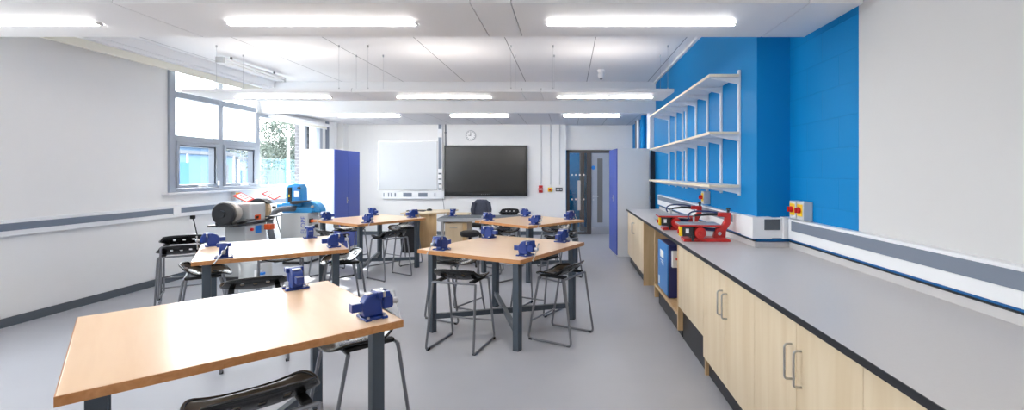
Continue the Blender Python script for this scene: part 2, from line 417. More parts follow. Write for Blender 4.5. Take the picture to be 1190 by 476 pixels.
def trunking_right():
    zt, zb = 1.17, 1.0
    d = 0.06
    def run(label, segs, lids, stripes):
        t = thing('dado_trunking', label, 'trunking', (0, 0, 0))
        q = MB()
        for a, b in segs: q.box(a+(zb,), b+(zt,))
        q.build('channel', M['trunk'], t, bevel=0.005)
        for a, b, m in lids:
            MB().box(a, b).build('lid', m, t, bevel=0.002)
        return t
    run('white dado trunking with long grey lid on the blue wall above the near worktop', [((XR-d, 1.2), (XR, YP-0.10))],
        [((XR-d-0.006, 1.25, zb+0.075), (XR-d+0.004, YP-0.16, zt-0.018), M['tgrey'])], [])
    run('short white trunking piece with grey socket plate across the pier end', [((XS-0.02, YP-d), (XR, YP))],
        [((PX(888, YP-d), YP-d-0.008, PZ(267, YP-d)), (PX(906.5, YP-d), YP-d+0.004, PZ(254.5, YP-d)), M['dgrey']),
         ((XS-d-0.002, YP-d-0.004, zb-0.004), (XS+0.10, YP+0.20, zt+0.006), M['trunk']),
         ((XR-0.09, YP-d-0.02, zb-0.004), (XR+0.0, YP-0.01, zt+0.006), M['trunk'])], [])
    run('white dado trunking with grey lid under the wall shelves behind the red saws', [((XS-d, YP+0.20), (XS, 8.2))],
        [((XS-d-0.006, YP+0.42, zb+0.085), (XS-d+0.004, 5.55, zt-0.018), M['tgrey']), ((XS-d-0.006, 5.72, zb+0.085), (XS-d+0.004, 8.15, zt-0.018), M['tgrey']),
         ((XS-d-0.012, 5.56, zb+0.02), (XS-d+0.004, 5.71, zt-0.01), M['white'])], [])
    # painted blue stripe and black line run on the wall between trunking and upstand
    q = MB(); q.box((XR-0.012, 1.2, 0.975), (XR, YP, 0.999)); q.box((XS-0.012, YP-0.012, 0.965), (XR, YP, 0.999)); q.box((XS-0.012, YP-0.012, 0.972), (XS, 8.2, 0.999))
    struct(q.build('trim_blue_strip', M['stripe']))
    # upstand
    t = thing('worktop_upstand', 'pale grey upstand along the back edge of the long worktop', 'upstand', (0, 0, 0))
    q = MB(); q.box((XR-0.02, 1.2, 0.918), (XR, YP-0.02, 0.968)); q.box((XS-0.03, YP-0.03, 0.918), (XR-0.02, YP-0.0, 0.962)); q.box((XS-0.03, YP, 0.918), (XS, 8.2, 0.968))
    q.build('upstand', M['worktop'], t)
    q = MB(); q.box((XR-0.022, 1.2, 0.966), (XR, YP-0.03, 0.974)); q.box((XS-0.032, YP, 0.966), (XS, 8.2, 0.974))
    q.build('edge_seal', M['black'], t)
trunking_right()

# ------------------------------------------------------------------ ceiling rafts and lamps
def raft(y0, y1, x0, x1, label):
    z = 2.58
    t = thing('ceiling_raft', label, 'ceiling raft', (0, (y0+y1)/2, z), 0, 'suspended ceiling rafts')
    w = (y1-y0)/2
    xs = [x0]+[v for v in (-2.78, -0.60, -0.35, 1.47) if v < x1-0.1]+[x1]
    for a, b in zip(xs[:-1], xs[1:]):
        MB().box((a+0.003, -w, 0), (b-0.003, w, 0.042)).build('panel', M['raft'], t, bevel=0.002)
    for a in xs[1:-1]:
        MB().box((a-0.008, -w+0.01, 0.034), (a+0.008, w-0.01, 0.046)).build('joint_strip', M['greyp'], t)
    q = MB()
    for x in (-4.6, -3.0, -2.62, -0.75, -0.2, 1.3)+((1.6,) if x1 > 1.6 else ()):
        for y in (-w+0.12, w-0.12):
            q2 = MB(); q2.cyl((x, y, 0.04), (x, y, ZC-z), 0.0018, seg=6); q2.cyl((x, y, 0.042), (x, y, 0.075), 0.008, seg=8); q2.cyl((x, y, ZC-z-0.03), (x, y, ZC-z), 0.01, seg=8)
            q2.build('suspension_wire', M['wire'], t)
    for a, b in LX:
        MB().box((a+0.05, -0.15, 0.043), (b-0.05, 0.15, 0.06)).build('uplight', M['uplight'], t)
    return t
LX = [(-4.52, -3.215), (-2.337, -1.037), (-0.157, 1.15)]
raft(2.895, 3.62, -4.98, 1.80, 'nearest white ceiling raft running across the top of the photo')
raft(6.09, 6.84, -4.98, 1.36, 'second white ceiling raft hung in front of the bulkhead')
raft(-0.30, 0.43, -4.98, 1.80, 'white ceiling raft added unseen overhead, carrying lamps to brighten the foreground')  # unseen raft, added with its lamps to brighten the near area

def strip_light(x0, x1, y, z, label, group, up=0.020, wd=0.024):
    t = thing('strip_light', label, 'light', ((x0+x1)/2, y, z), 0, group)
    h = (x1-x0)/2
    q = MB(); q.box((-h, -wd*0.9, -0.008), (h, wd*0.9, 0)); q.build('body', M['white'], t, bevel=0.004)
    q = MB(); pr = [(-wd, -0.008), (-wd*0.9, -up*0.75), (-wd*0.5, -up), (wd*0.5, -up), (wd*0.9, -up*0.75), (wd, -0.008)]
    q.prism(pr, 'x', -h+0.012, h-0.012); q.build('diffuser', M['lamp'], t)
    for s in (-1, 1):
        q = MB(); q.box((s*h-0.012*(s+1)/1-0 if s > 0 else -h, -wd, -up), ((h if s > 0 else -h+0.012), wd, -0.008)); q.build('end_cap', M['white'], t)
    return t
pos = ['at the window end', 'in the middle', 'at the blue wall end']
for (ry, rn) in ((3.26, 'nearest raft'), (6.465, 'second raft'), (0.065, 'raft added unseen overhead')):  # last row: lamps added above the camera as foreground fill
    for (a, b), p in zip(LX, pos):
        strip_light(a, b, ry, 2.58, 'lit white strip light under the %s, %s' % (rn, p), 'strip lights')
for (a, b, p) in ((-4.72, -3.45, 'nearest the windows'), (-2.42, -1.22, 'in the middle above the clock'), (-0.10, 1.06, 'nearest the door')):
    strip_light(a, b, 9.75, ZS, 'lit strip light on the low rear soffit, %s' % p, 'strip lights', 0.045, 0.045)

def ceiling_bits():
    t = thing('ceiling_sensor', 'small white sensor on the main ceiling near the bulkhead', 'sensor', (PX(698.5, 7.7), 7.7, ZC))
    MB().lathe([(0.055, -0.0), (0.06, -0.03), (0.045, -0.05)], 20).build('base', M['white'], t)
    MB().lathe([(0.035, -0.05), (0.05, -0.075), (0.05, -0.11), (0.03, -0.14)], 20).build('head', M['white'], t)
    MB().lathe([(0.028, -0.14), (0.02, -0.155)], 16).build('lens', M['greyp'], t)
    # unlit batten above the blind
    t = thing('batten_light', 'unlit twin-tube batten hanging on brackets above the cream blind', 'light', (-4.86, 7.35, 3.10))
    q = MB(); q.box((-0.05, -0.72, 0.03), (0.05, 0.72, 0.06)); q.build('spine', M['white'], t, bevel=0.004)
    for s in (-0.03, 0.03):
        q = MB(); q.cyl((s, -0.70, 0.0), (s, 0.70, 0.0), 0.013); q.build('tube', M['white'], t)
    for y in (-0.72, 0.72):
        q = MB(); q.box((-0.055, y-0.02, -0.02), (0.055, y+0.02, 0.06)); q.build('end_holder', M['box_grey'], t, bevel=0.003)
    for y in (-0.5, 0.5):
        q = MB(); q.box((-0.01, y-0.012, 0.06), (0.01, y+0.012, ZC-3.10)); q.build('bracket', M['greyp'], t)
    t = thing('motion_sensor', 'small white motion sensor with conduit in the far window corner', 'sensor', (PX(397.8, YB-0.05), YB, PZ(157, YB)))
    MB().lathe([(0.03, 0), (0.06, -0.03), (0.055, -0.07), (0.02, -0.09)], 16, 'y').build('body', M['white'], t)
    MB().cyl((0, -0.012, 0), (0, -0.012, ZS-PZ(157, YB)), 0.012).build('conduit', M['greyp'], t)
ceiling_bits()

# ================================================================== TABLES
HT = 0.807; TS = 1.20
TB = {1: (-1.68, 2.42, -46.6), 2: (-0.644, 4.826, -28.7), 3: (-2.968, 4.768, -55.8), 4: (-3.17, 7.618, -34.2), 5: (-0.601, 7.405, -41.7)}
TNAME = {1: 'nearest table', 2: 'middle aisle table', 3: 'glare-lit table beside the grinder', 4: 'table before the blue cupboard', 5: 'far table before the glazed door'}
def make_table():
    t = thing('work_table', 'square beech-topped table nearest the camera with vices at its corners', 'table', (0, 0, 0), 0, 'square beech work tables')
    h = TS/2; th = 0.036
    q = MB(); q.box((-h+0.004, -h+0.004, HT-th), (h-0.004, h-0.004, HT)); top = q.build('tabletop', M['beech'], t, bevel=0.002)
    q = MB()
    q.box((-h, -h, HT-th), (h, -h+0.004, HT-0.0008)).box((-h, h-0.004, HT-th), (h, h, HT-0.0008)).box((-h, -h+0.004, HT-th), (-h+0.004, h-0.004, HT-0.0008)).box((h-0.004, -h+0.004, HT-th), (h, h-0.004, HT-0.0008))
    q.build('edge_lipping', M['lipping'], top)
    i = h-0.098; l = 0.03
    for sx in (-1, 1):
        for sy in (-1, 1):
            q = MB(); q.box((sx*i-l, sy*i-l, 0.004), (sx*i+l, sy*i+l, HT-th)); lg = q.build('leg', M['leg'], t, bevel=0.003)
            q = MB(); q.box((sx*i-l, sy*i-l, 0), (sx*i+l, sy*i+l, 0.004)); q.build('foot_cap', M['rubber'], lg)
    r2 = i*math.sqrt(2)-0.02
    for k, a in enumerate((pi/4, -pi/4)):
        q = MB(); q.M = Matrix.Rotation(a, 4, 'Z')
        if k == 0: q.box((-r2, -0.02, 0.125), (r2, 0.02, 0.175))
        else: q.box((-r2, -0.02, 0.125), (-0.02, 0.02, 0.175)); q.box((0.02, -0.02, 0.125), (r2, 0.02, 0.175))
        q.build('cross_brace', M['leg'], t, bevel=0.002)
    return t
TLAB = {1: 'square beech-topped table nearest the camera, cut off by the photo edge', 2: 'square beech-topped table in the middle aisle with slate legs and cross brace',
        3: 'square beech-topped table beside the grinder, bright with window glare', 4: 'square beech-topped table in front of the blue double cupboard',
        5: 'square beech-topped table farthest along the aisle, before the glazed door'}
t0 = make_table()
tables = {}
for k, (x, y, a) in TB.items():
    if k == 1: t0.location = (x, y, 0); t0.rotation_euler = (0, 0, R(a)); t0['label'] = TLAB[1]; tables[1] = t0
    else: tables[k] = dup(t0, (x, y, 0), R(a), TLAB[k])
def tw(k, lx, ly, z=0.0):
    x, y, a = TB[k]; a = R(a)
    return (x+lx*cos(a)-ly*sin(a), y+lx*sin(a)+ly*cos(a), z)

# ------------------------------------------------------------------ bench vice: front (moving jaw, screw) towards +X, slide tail towards -X
def make_vice():
    t = thing('bench_vice', 'blue bench vice', 'vice', (0, 0, 0), 0, 'blue bench vices')
    # flanged base with bolt lugs
    q = MB()
    q.prism([(0.085*cos(a), 0.072*sin(a)) for a in [2*pi*i/20 for i in range(20)]], 'z', 0, 0.014)
    q.box((-0.08, -0.085, 0), (-0.04, 0.085, 0.014)).box((0.03, -0.085, 0), (0.07, 0.085, 0.014))
    base = q.build('base', M['vice'], t, bevel=0.003)
    for sx in (-0.06, 0.05):
        for sy in (-0.068, 0.068):
            MB().cyl((sx, sy, 0.014), (sx, sy, 0.024), 0.011, seg=6).build('bolt', M['steel'], base)
    # fixed body: rounded casting rising to the jaw, with an anvil hump at the back
    pr = [(-0.070, 0.012), (0.055, 0.012), (0.052, 0.045), (0.046, 0.06), (0.046, 0.150), (0.012, 0.152), (-0.012, 0.150), (-0.040, 0.140), (-0.064, 0.122), (-0.080, 0.098), (-0.086, 0.07), (-0.080, 0.045)]
    q = MB(); q.prism(pr, 'y', -0.040, 0.040); body = q.build('body', M['vice'], t, bevel=0.010, seg=3)
    q = MB(); q.prism([(0.012, 0.118), (0.046, 0.118), (0.046, 0.153), (0.012, 0.153)], 'y', -0.062, 0.062); q.build('fixed_jaw', M['vice'], t, bevel=0.004)
    q = MB(); q.box((0.046, -0.062, 0.122), (0.054, 0.062, 0.154)); q.build('jaw_plate', M['steel'], t, bevel=0.001)
    q = MB(); q.box((-0.052, -0.030, 0.139), (0.008, 0.030, 0.150)); q.build('anvil', M['steel'], body, bevel=0.003)
    # slide with the moving jaw
    q = MB(); q.box((-0.150, -0.027, 0.052), (0.075, 0.027, 0.100)); sl = q.build('slide', M['vice'], t, bevel=0.003)
    q = MB(); q.box((-0.148, -0.022, 0.0995), (-0.088, 0.022, 0.1025)); q.build('slide_face', M['steel'], sl)
    pr = [(0.060, 0.154), (0.060, 0.045), (0.118, 0.045), (0.128, 0.06), (0.126, 0.105), (0.112, 0.128), (0.094, 0.154)]
    q = MB(); q.prism(pr, 'y', -0.038, 0.038); q.prism([(0.062, 0.118), (0.098, 0.118), (0.094, 0.154), (0.062, 0.154)], 'y', -0.062, 0.062)
    mj = q.build('moving_jaw', M['vice'], t, bevel=0.005)
    q = MB(); q.box((0.0545, -0.062, 0.122), (0.062, 0.062, 0.155)); q.build('jaw_plate', M['steel'], mj, bevel=0.001)
    q = MB(); q.cyl((0.126, 0, 0.077), (0.150, 0, 0.077), 0.016); q.lathe([(0.018, 0.148), (0.020, 0.156), (0.020, 0.172), (0.015, 0.178)], 16, 'x', (0, 0, 0.077)); sc = q.build('screw', M['steel'], t)
    q = MB(); a = Vector((0.163, 0.03, 0.118)); b = Vector((0.163, -0.075, -0.022))
    q.cyl(a, b, 0.0055, seg=10); q.cyl(a, a+(a-b).normalized()*0.012, 0.009, seg=10); q.cyl(b, b+(b-a).normalized()*0.012, 0.009, seg=10)
    q.build('handle', M['steel'], t)
    return t
CN = {1: {2: 'its counter-side corner', 3: 'its far corner'},
      2: {0: 'its window-side corner', 1: 'its nearest corner', 2: 'its counter-side corner', 3: 'its farthest corner'},
      3: {0: 'its window-side corner beyond another vice', 1: 'its nearest corner, handle hanging down', 2: 'its aisle-side corner', 3: 'its farthest corner, seen end-on'},
      4: {0: 'its window-side corner', 1: 'its nearest corner', 2: 'its aisle-side corner', 3: 'its farthest corner'},
      5: {0: 'its window-side corner', 1: 'its nearest corner', 2: 'its door-side corner', 3: 'its farthest corner'}}
v0 = make_vice(); v0.scale = (0.74, 0.80, 0.86); first = True
for k in TB:
    for c in CN[k]:
        h = TS/2; al, ins = 0.22, 0.095
        al = 0.15 if (k, c) == (1, 2) else al
        lx, ly, d = {0: (-h+al, -h+ins, -pi/2), 1: (h-ins, -h+al, 0.0), 2: (h-al, h-ins, pi/2), 3: (-h+ins, h-al, pi)}[c]
        p = tw(k, lx, ly, HT); rz = R(TB[k][2])+d
        lab = 'blue bench vice on %s, %s' % (TNAME[k], CN[k][c])
        if first: v0.location = p; v0.rotation_euler = (0, 0, rz); v0['label'] = lab; first = False
        else: dup(v0, p, rz, lab)

# ------------------------------------------------------------------ stool: faces +Y, raised lip at -Y
def stool_seat():
    a, b = 0.232, 0.195
    nx, ny = 48, 40
    holes = [(-0.085, -0.145, 0.017, 0.017), (0, -0.150, 0.017, 0.017), (0.085, -0.145, 0.017, 0.017),
             (-0.10, 0.06, 0.015, 0.015), (0, 0.06, 0.015, 0.015), (0.10, 0.06, 0.015, 0.015), (-0.055, -0.02, 0.015, 0.015), (0.055, -0.02, 0.015, 0.015)]
    def zf(x, y, u=0, v=0):
        s = max(0.0, (-v-0.22)/0.78); z = 0.606+(0.100-0.022*abs(u)**3)*s**2.0
        z += 0.040*(abs(x)/a)**3.2*(0.35+0.65*max(0.0, min(1, (y+0.19)/0.30)))
        f = max(0.0, (y-0.10)/0.095); z -= 0.022*f*f
        z -= 0.012*max(0, 1-(x/0.16)**2)*max(0, 1-((y-0.02)/0.12)**2)
        return z
    pts = {}; V = []; F = []
    for j in range(ny+1):
        for i in range(nx+1):
            u, v = -1+2*i/nx, -1+2*j/ny
            x = a*u*math.sqrt(1-0.36*v*v); y = b*v*math.sqrt(1-0.40*u*u)
            for hx, hy, rx, ry in holes:
                dx, dy = (x-hx)/rx, (y-hy)/ry; d = math.hypot(dx, dy)
                if 0.35 < d < 1.0: x, y = hx+dx/d*rx, hy+dy/d*ry
            pts[i, j] = (x, y); V.append((x, y, zf(x, y, u, v)))
    idx = lambda i, j: j*(nx+1)+i
    for j in range(ny):
        for i in range(nx):
            c = [(i, j), (i+1, j), (i+1, j+1), (i, j+1)]
            cx = sum(pts[p][0] for p in c)/4; cy = sum(pts[p][1] for p in c)/4
            if any(math.hypot((cx-hx)/rx, (cy-hy)/ry) < 0.9 for hx, hy, rx, ry in holes): continue
            F.append(tuple(idx(*p) for p in c))
    used = sorted({i for f in F for i in f}); mp = {o: n for n, o in enumerate(used)}
    q = MB(); q.add([V[i] for i in used], [tuple(mp[i] for i in f) for f in F])
    ring = [(i, 0) for i in range(nx)]+[(nx, j) for j in range(ny)]+[(i, ny) for i in range(nx, 0, -1)]+[(0, j) for j in range(ny, 0, -1)]
    rim = [V[idx(*p)] for p in ring]
    return q, rim
def make_stool():
    t = thing('work_stool', 'black stool', 'stool', (0, 0, 0), 0, 'black moulded stools')
    q, rim = stool_seat()
    s = q.build('seat', M['plastic'], t, ang=60)
    m = s.modifiers.new('thick', 'SOLIDIFY'); m.thickness = 0.006; m.offset = -1
    q = MB(); q.tube(rim[::2], 0.0075, 8, closed=True); q.build('rim', M['plastic'], s, ang=80)
    r = 0.0105; z0 = r
    zb = 0.585
    for sx in (-1, 1):
        q = MB()
        q.tube([(sx*0.205, -0.155, zb), (sx*0.225, -0.235, z0), (sx*0.215, 0.225, z0), (sx*0.205, 0.115, zb)], r, 10, bend=0.035)
        lf = q.build('leg_frame', M['tube'], t, ang=70)
        for y in (-0.205, 0.195):
            q = MB(); q.box((sx*0.22-0.013, y-0.016, 0.0), (sx*0.22+0.013, y+0.016, 0.016)); q.build('foot_glide', M['rubber'], lf, bevel=0.003)
        q = MB(); q.box((sx*0.16-0.02, -0.15, 0.583), (sx*0.16+0.02, 0.12, 0.606)); q.build('seat_mount', M['rubber'], t, bevel=0.006)
    q = MB(); q.tube([(-0.206, -0.158, 0.56), (-0.204, -0.153, zb), (0.204, -0.153, zb), (0.206, -0.158, 0.56)], r, 10, bend=0.022); q.build('crossbar', M['tube'], t, ang=70)
    q = MB(); q.tube([(-0.206, 0.118, 0.56), (-0.204, 0.113, zb), (0.204, 0.113, zb), (0.206, 0.118, 0.56)], r, 10, bend=0.022); q.build('crossbar', M['tube'], t, ang=70)
    q = MB(); q.cyl((-0.213, 0.192, 0.175), (0.213, 0.192, 0.175), 0.0085, seg=10); q.build('footrest', M['tube'], t)
    return t
# per table: edge -> (outward offset, along-edge shift, extra yaw degrees)
ST = {1: {1: (-0.004, -0.036, 0, 'lip towards the camera at its front edge'), 2: (-0.045, 0.075, 0, 'half hidden behind the near table leg')},
      2: {0: (0.02, -0.02, 14, 'under its window-side near edge'), 1: (0.05, 0.0, 0, 'under its counter-side near edge'),
          2: (0.02, 0.0, 0, 'under its far edge towards the door'), 3: (0.05, 0.0, 0, 'under its far edge towards the windows')},
      3: {0: (-0.07, 0.0, 0, 'window-side, lip holes showing'), 1: (0.27, -0.16, 0, 'pulled out towards the nearest table'),
          2: (0.03, 0.0, 0, 'on its aisle side'), 3: (0.0, 0.10, 0, 'tucked under its far edge')},
      4: {0: (0.03, 0.0, 0, 'at its window-side near edge'), 1: (0.16, -0.2, 0, 'pulled out on the aisle side'),
          2: (0.0, 0.0, 0, 'its far aisle side before the bin'), 3: (0.0, 0.0, 0, 'its far window side')},
      5: {0: (0.02, 0.0, 0, 'under its window-side near edge'), 1: (0.05, 0.0, 0, 'under its counter-side near edge'),
          2: (0.0, 0.0, 0, 'under its far edge towards the door'), 3: (0.0, 0.0, 0, 'under its far edge towards the desk')}}
s0 = make_stool(); first = True
for k in ST:
    for e, (off, sh, yaw, words) in ST[k].items():
        h = TS/2
        lx, ly, d = {0: (sh, -h-off, 0.0), 1: (h+off, sh, pi/2), 2: (sh, h+off, pi), 3: (-h-off, sh, -pi/2)}[e]
        p = tw(k, lx, ly, 0.0); rz = R(TB[k][2]+yaw)+d
        lab = 'black stool at %s, %s' % (TNAME[k], words)
        if first: s0.location = p; s0.rotation_euler = (0, 0, rz); s0['label'] = lab; first = False
        else: dup(s0, p, rz, lab)
dup(s0, (-4.55, 5.60, 0.0), R(35), 'black moulded stool by the window wall, lower of two stacked stools')
dup(s0, (-4.528, 5.615, 0.118), R(35), 'black moulded stool by the window wall, upper of two stacked stools')
dup(s0, (-1.35, 10.85, 0.0), R(180), 'black moulded stool standing alone by the back wall beyond the far table')

# ================================================================== COUNTER RUN
XC = 1.005; HC = 0.917; XD = 1.03
def counter():
    t = thing('worktop', 'long grey worktop with black edge along the blue wall', 'worktop', (XC, 1.0, HC))
    q = MB()
    poly = [(0, 0.0), (XR-XC, 0.0), (XR-XC, YP-1.0), (XS-XC, YP-1.0), (XS-XC, 7.22), (0, 7.22)]
    q.prism([(a+(0.004 if a == 0 else 0), b) for a, b in poly], 'z', -0.030, 0.0); q.build('top', M['worktop'], t, bevel=0.001)
    q = MB(); q.box((0, 0, -0.030), (0.004, 7.22, -0.0006)); q.box((0, 7.22, -0.03), (XS-XC, 7.224, -0.0006)); q.build('edge', M['black'], t)
counter()
def bow_handle(par, y, z0, z1, proud=0.034):
    q = MB(); q.tube([(0, y, z0), (-proud, y, z0), (-proud, y, z1), (0, y, z1)], 0.0055, 8, bend=0.016); q.build('handle', M['handle'], par, ang=70)
def base_unit(y0, y1, zdoor, ztop, label, split=None, handles=True, pl=True, hz=(0.60, 0.76)):
    t = thing('base_cabinet', label, 'cabinet', (XD, y0, 0), 0, 'maple base cabinets')
    w = y1-y0
    q = MB(); q.box((0.018, 0.0, zdoor), (0.52, 0.018, ztop)).box((0.018, w-0.018, zdoor), (0.52, w, ztop)).box((0.018, 0.018, zdoor), (0.52, w-0.018, zdoor+0.018)).box((0.50, 0.018, zdoor+0.018), (0.52, w-0.018, ztop)).box((0.018, 0.018, ztop-0.018), (0.50, w-0.018, ztop))
    q.build('carcass', M['maple_edge'], t)
    if pl:
        q = MB(); q.box((0.045, 0.0, 0.0), (0.063, w, zdoor)); q.build('plinth', M['black'], t)
    edges = [0, w] if split is None else [0, split-y0, w]
    for i, (a, b) in enumerate(zip(edges[:-1], edges[1:])):
        q = MB(); q.box((0, a+0.0015, zdoor-0.002), (0.018, b-0.0015, ztop-0.002)); d = q.build('door' if handles else 'panel', M['maple'], t, bevel=0.001)
        if handles:
            yy = (b-0.045) if i == 0 else (a+0.045)
            bow_handle(d, yy, hz[0], hz[1])
    return t
ZT = HC-0.031
base_unit(1.12, 1.66, 0.15, ZT, 'maple base cabinet closest to the camera, beyond the photo edge', None, False)
base_unit(1.66, 2.63, 0.15, ZT, 'maple double-door base cabinet nearest the camera with bow handles', 2.145)
base_unit(2.63, 3.63, 0.15, ZT, 'maple double-door base cabinet second from the camera', 3.13)
def panels():
    t = thing('knee_panel', 'blank maple front panel over a deep black plinth', 'panel', (XD, 3.63, 0))
    q = MB(); q.box((0, 0.003, 0.30), (0.018, 0.815, ZT-0.002)); q.build('panel', M['maple'], t, bevel=0.001)
    q = MB(); q.box((0.045, 0.02, 0.0), (0.063, 0.82, 0.30)); q.build('plinth', M['black'], t)
    q = MB(); q.box((0.018, 0.001, 0.0), (0.045, 0.02, 0.30)); q.box((0.045, 0.0, 0), (0.5, 0.018, 0.16)); q.build('foot_post', M['maple_edge'], t)
    # open niche unit
    t = thing('niche_cabinet', 'open-fronted maple niche holding the blue case', 'cabinet', (XD, 4.45, 0))
    w = 1.22
    q = MB(); q.box((-0.003, 0, 0.07), (0.52, 0.03, ZT)); q.build('side_panel', M['maple_edge'], t)
    q = MB(); q.box((-0.003, w-0.03, 0.07), (0.52, w, ZT)); q.build('side_panel', M['maple_edge'], t)
    q = MB(); q.box((0.0, 0.03, 0.20), (0.52, w-0.03, 0.23)); q.build('shelf', M['maple_edge'], t)
    q = MB(); q.box((0.5, 0.03, 0.23), (0.52, w-0.03, ZT)); q.build('back_panel', M['maple'], t)
    q = MB(); q.box((0.045, 0.03, 0.0), (0.063, w-0.03, 0.20)); q.build('plinth', M['black'], t)
    # far cabinet with an end panel
    base_unit(6.53, 8.22, 0.15, ZT, 'maple double-door base cabinet at the far end of the worktop', 7.43, True)
    t = thing('end_panel', 'maple end panel facing the camera beside the open niche', 'panel', (XD, 6.51, 0))
    q = MB(); q.box((0.0, 0, 0.0), (0.52, 0.018, ZT)); q.build('panel', M['maple_edge'], t)
panels()
def blue_case():
    t = thing('extractor_case', 'blue metal extractor case standing in the open maple niche', 'machine', (1.05, 4.98, 0.23))
    q = MB(); q.box((0, 0, 0), (0.42, 0.52, 0.555)); q.build('body', M['navy'], t, bevel=0.008)
    q = MB(); q.box((-0.012, 0.004, 0.02), (0.0, 0.52, 0.555)); fr = q.build('front_panel', M['caseblue'], t, bevel=0.004)
    q = MB(); q.box((-0.0135, 0.20, 0.38), (-0.012, 0.38, 0.46)); q.build('label_plate', M['paper'], fr)
    q = MB()
    for i in range(3): q.box((-0.0135, 0.20, 0.345-0.02*i), (-0.012, 0.38-0.05*i, 0.353-0.02*i))
    q.build('label_lines', M['paper'], fr)
    q = MB(); q.box((-0.0135, 0.42, 0.06), (-0.012, 0.47, 0.15)); q.build('label_plate', M['paper'], fr)
    q = MB(); q.box((0.03, -0.05, 0.33), (0.12, 0.0, 0.50)); b = q.build('control_box', M['white'], t, bevel=0.004)
    q = MB(); q.cyl((0.075, -0.05, 0.42), (0.075, -0.06, 0.42), 0.012); q.build('button', M['red'], b)
    q = MB(); q.lathe([(0.012, 0.555), (0.014, 0.565), (0.008, 0.572)], 12, 'z', (0.2, 0.15, 0)); q.build('cap', M['steel'], t)
blue_case()

# ------------------------------------------------------------------ scroll saws on the worktop: front towards -X
def make_saw():
    t = thing('scroll_saw', 'red scroll saw', 'saw', (0, 0, 0), 0, 'red scroll saws')
    q = MB(); q.prism([(0.02, 0), (0.44, 0), (0.44, 0.02), (0.40, 0.034), (0.10, 0.034), (0.02, 0.026)], 'y', -0.085, 0.085); q.build('base', M['sawred'], t, bevel=0.005)
    # rear column, C shaped
    pr = [(0.30, 0.03), (0.41, 0.03), (0.415, 0.10), (0.455, 0.16), (0.46, 0.262), (0.345, 0.262), (0.335, 0.225), (0.41, 0.222), (0.405, 0.185), (0.375, 0.135), (0.32, 0.115)]
    q = MB(); q.prism(pr, 'y', -0.030, 0.030); col = q.build('column', M['sawred'], t, bevel=0.006)
    q = MB(); q.cyl((0.355, -0.031, 0.07), (0.355, 0.031, 0.07), 0.017); q.build('pivot_cap', M['steel'], col)
    q = MB(); q.cyl((0.44, 0, 0.262), (0.44, 0, 0.285), 0.012); q.lathe([(0.012, 0.285), (0.02, 0.29), (0.018, 0.302), (0.006, 0.306)], 12, 'z', (0.44, 0, 0)); q.build('tension_knob', M['cast'], col)
    # upper arm (slim) and lower arm
    q = MB(); q.tube([(0.36, 0, 0.243), (0.24, 0, 0.243), (0.16, 0, 0.235), (0.115, 0, 0.225)], [0.014, 0.012, 0.010, 0.009], 10); q.build('upper_arm', M['cast'], t)
    q = MB(); q.cyl((0.10, 0, 0.118), (0.34, 0, 0.10), 0.016); q.build('lower_arm', M['bluehose'], t)
    q = MB(); q.tube([(0.335, -0.02, 0.262), (0.27, -0.03, 0.272), (0.18, -0.03, 0.276), (0.11, -0.03, 0.272), (0.072, -0.03, 0.25), (0.068, -0.02, 0.215), (0.085, -0.01, 0.195)], 0.007, 8, bend=0.03); q.build('air_hose', M['bluehose'], t)
    q = MB(); q.cyl((0.125, 0, 0.235), (0.125, 0, 0.20), 0.010); q.box((0.118, -0.007, 0.165), (0.132, 0.007, 0.20)); q.cyl((0.125, 0, 0.15), (0.125, 0, 0.17), 0.002, seg=6); q.build('blade_holder', M['steel'], t)
    # table: red rim, grey plate
    q = MB(); q.box((-0.03, -0.125, 0.142), (0.345, 0.125, 0.158)); q.build('table_frame', M['sawred'], t, bevel=0.004)
    q = MB(); q.box((-0.026, -0.121, 0.158), (0.341, 0.121, 0.163)); q.build('table_plate', M['chrome'], t, bevel=0.001)
    q = MB(); q.prism([(0.08, 0.03), (0.16, 0.03), (0.15, 0.142), (0.10, 0.142)], 'y', -0.05, 0.05); q.build('trunnion', M['cast'], t, bevel=0.003)
    q = MB(); q.lathe([(0.05, -0.125), (0.053, -0.115), (0.053, -0.06), (0.046, -0.05)], 24, 'y', (0.16, 0, 0.085)); mo = q.build('motor', M['sawred'], t)
    q = MB(); q.lathe([(0.018, -0.132), (0.02, -0.125)], 16, 'y', (0.16, 0, 0.085)); q.build('motor_cap', M['sawred'], mo)
    # switch box: black body, yellow hood, red stop
    q = MB(); q.box((0.0, -0.135, 0.055), (0.085, -0.03, 0.142)); sw = q.build('switch_box', M['cast'], t, bevel=0.006)
    q = MB(); q.box((-0.028, -0.13, 0.055), (0.0, -0.05, 0.14)); ye = q.build('switch_hood', M['yellow'], t, bevel=0.01)
    q = MB(); q.lathe([(0.019, -0.040), (0.019, -0.030), (0.012, -0.028)], 16, 'x', (0, -0.09, 0.10)); q.build('stop_button', M['red'], ye)
    q = MB(); q.box((0.025, -0.1365, 0.085), (0.055, -0.135, 0.125)); q.build('rating_plate', M['paper'], sw)
    q = MB(); q.box((0.086, -0.11, 0.01), (0.105, -0.05, 0.14)); q.build('bracket', M['cast'], t)
    return t
sw = make_saw(); sw.location = (1.04, 4.42, HC); sw.rotation_euler = (0, 0, R(-3)); sw['label'] = 'red scroll saw on the grey worktop, nearer of the two'
dup(sw, (1.02, 5.30, HC), R(-3), 'red scroll saw on the grey worktop, farther of the two')
t = thing('steel_plate', 'flat dark grey machine plate with black knob at the far end of the worktop', 'machine', (1.16, 6.25, HC))
MB().box((0, -0.18, 0.012), (0.40, 0.20, 0.028)).build('plate', M['chrome'], t, bevel=0.003)
MB().box((0.02, -0.15, 0.0), (0.38, 0.17, 0.012)).build('base', M['cast'], t)
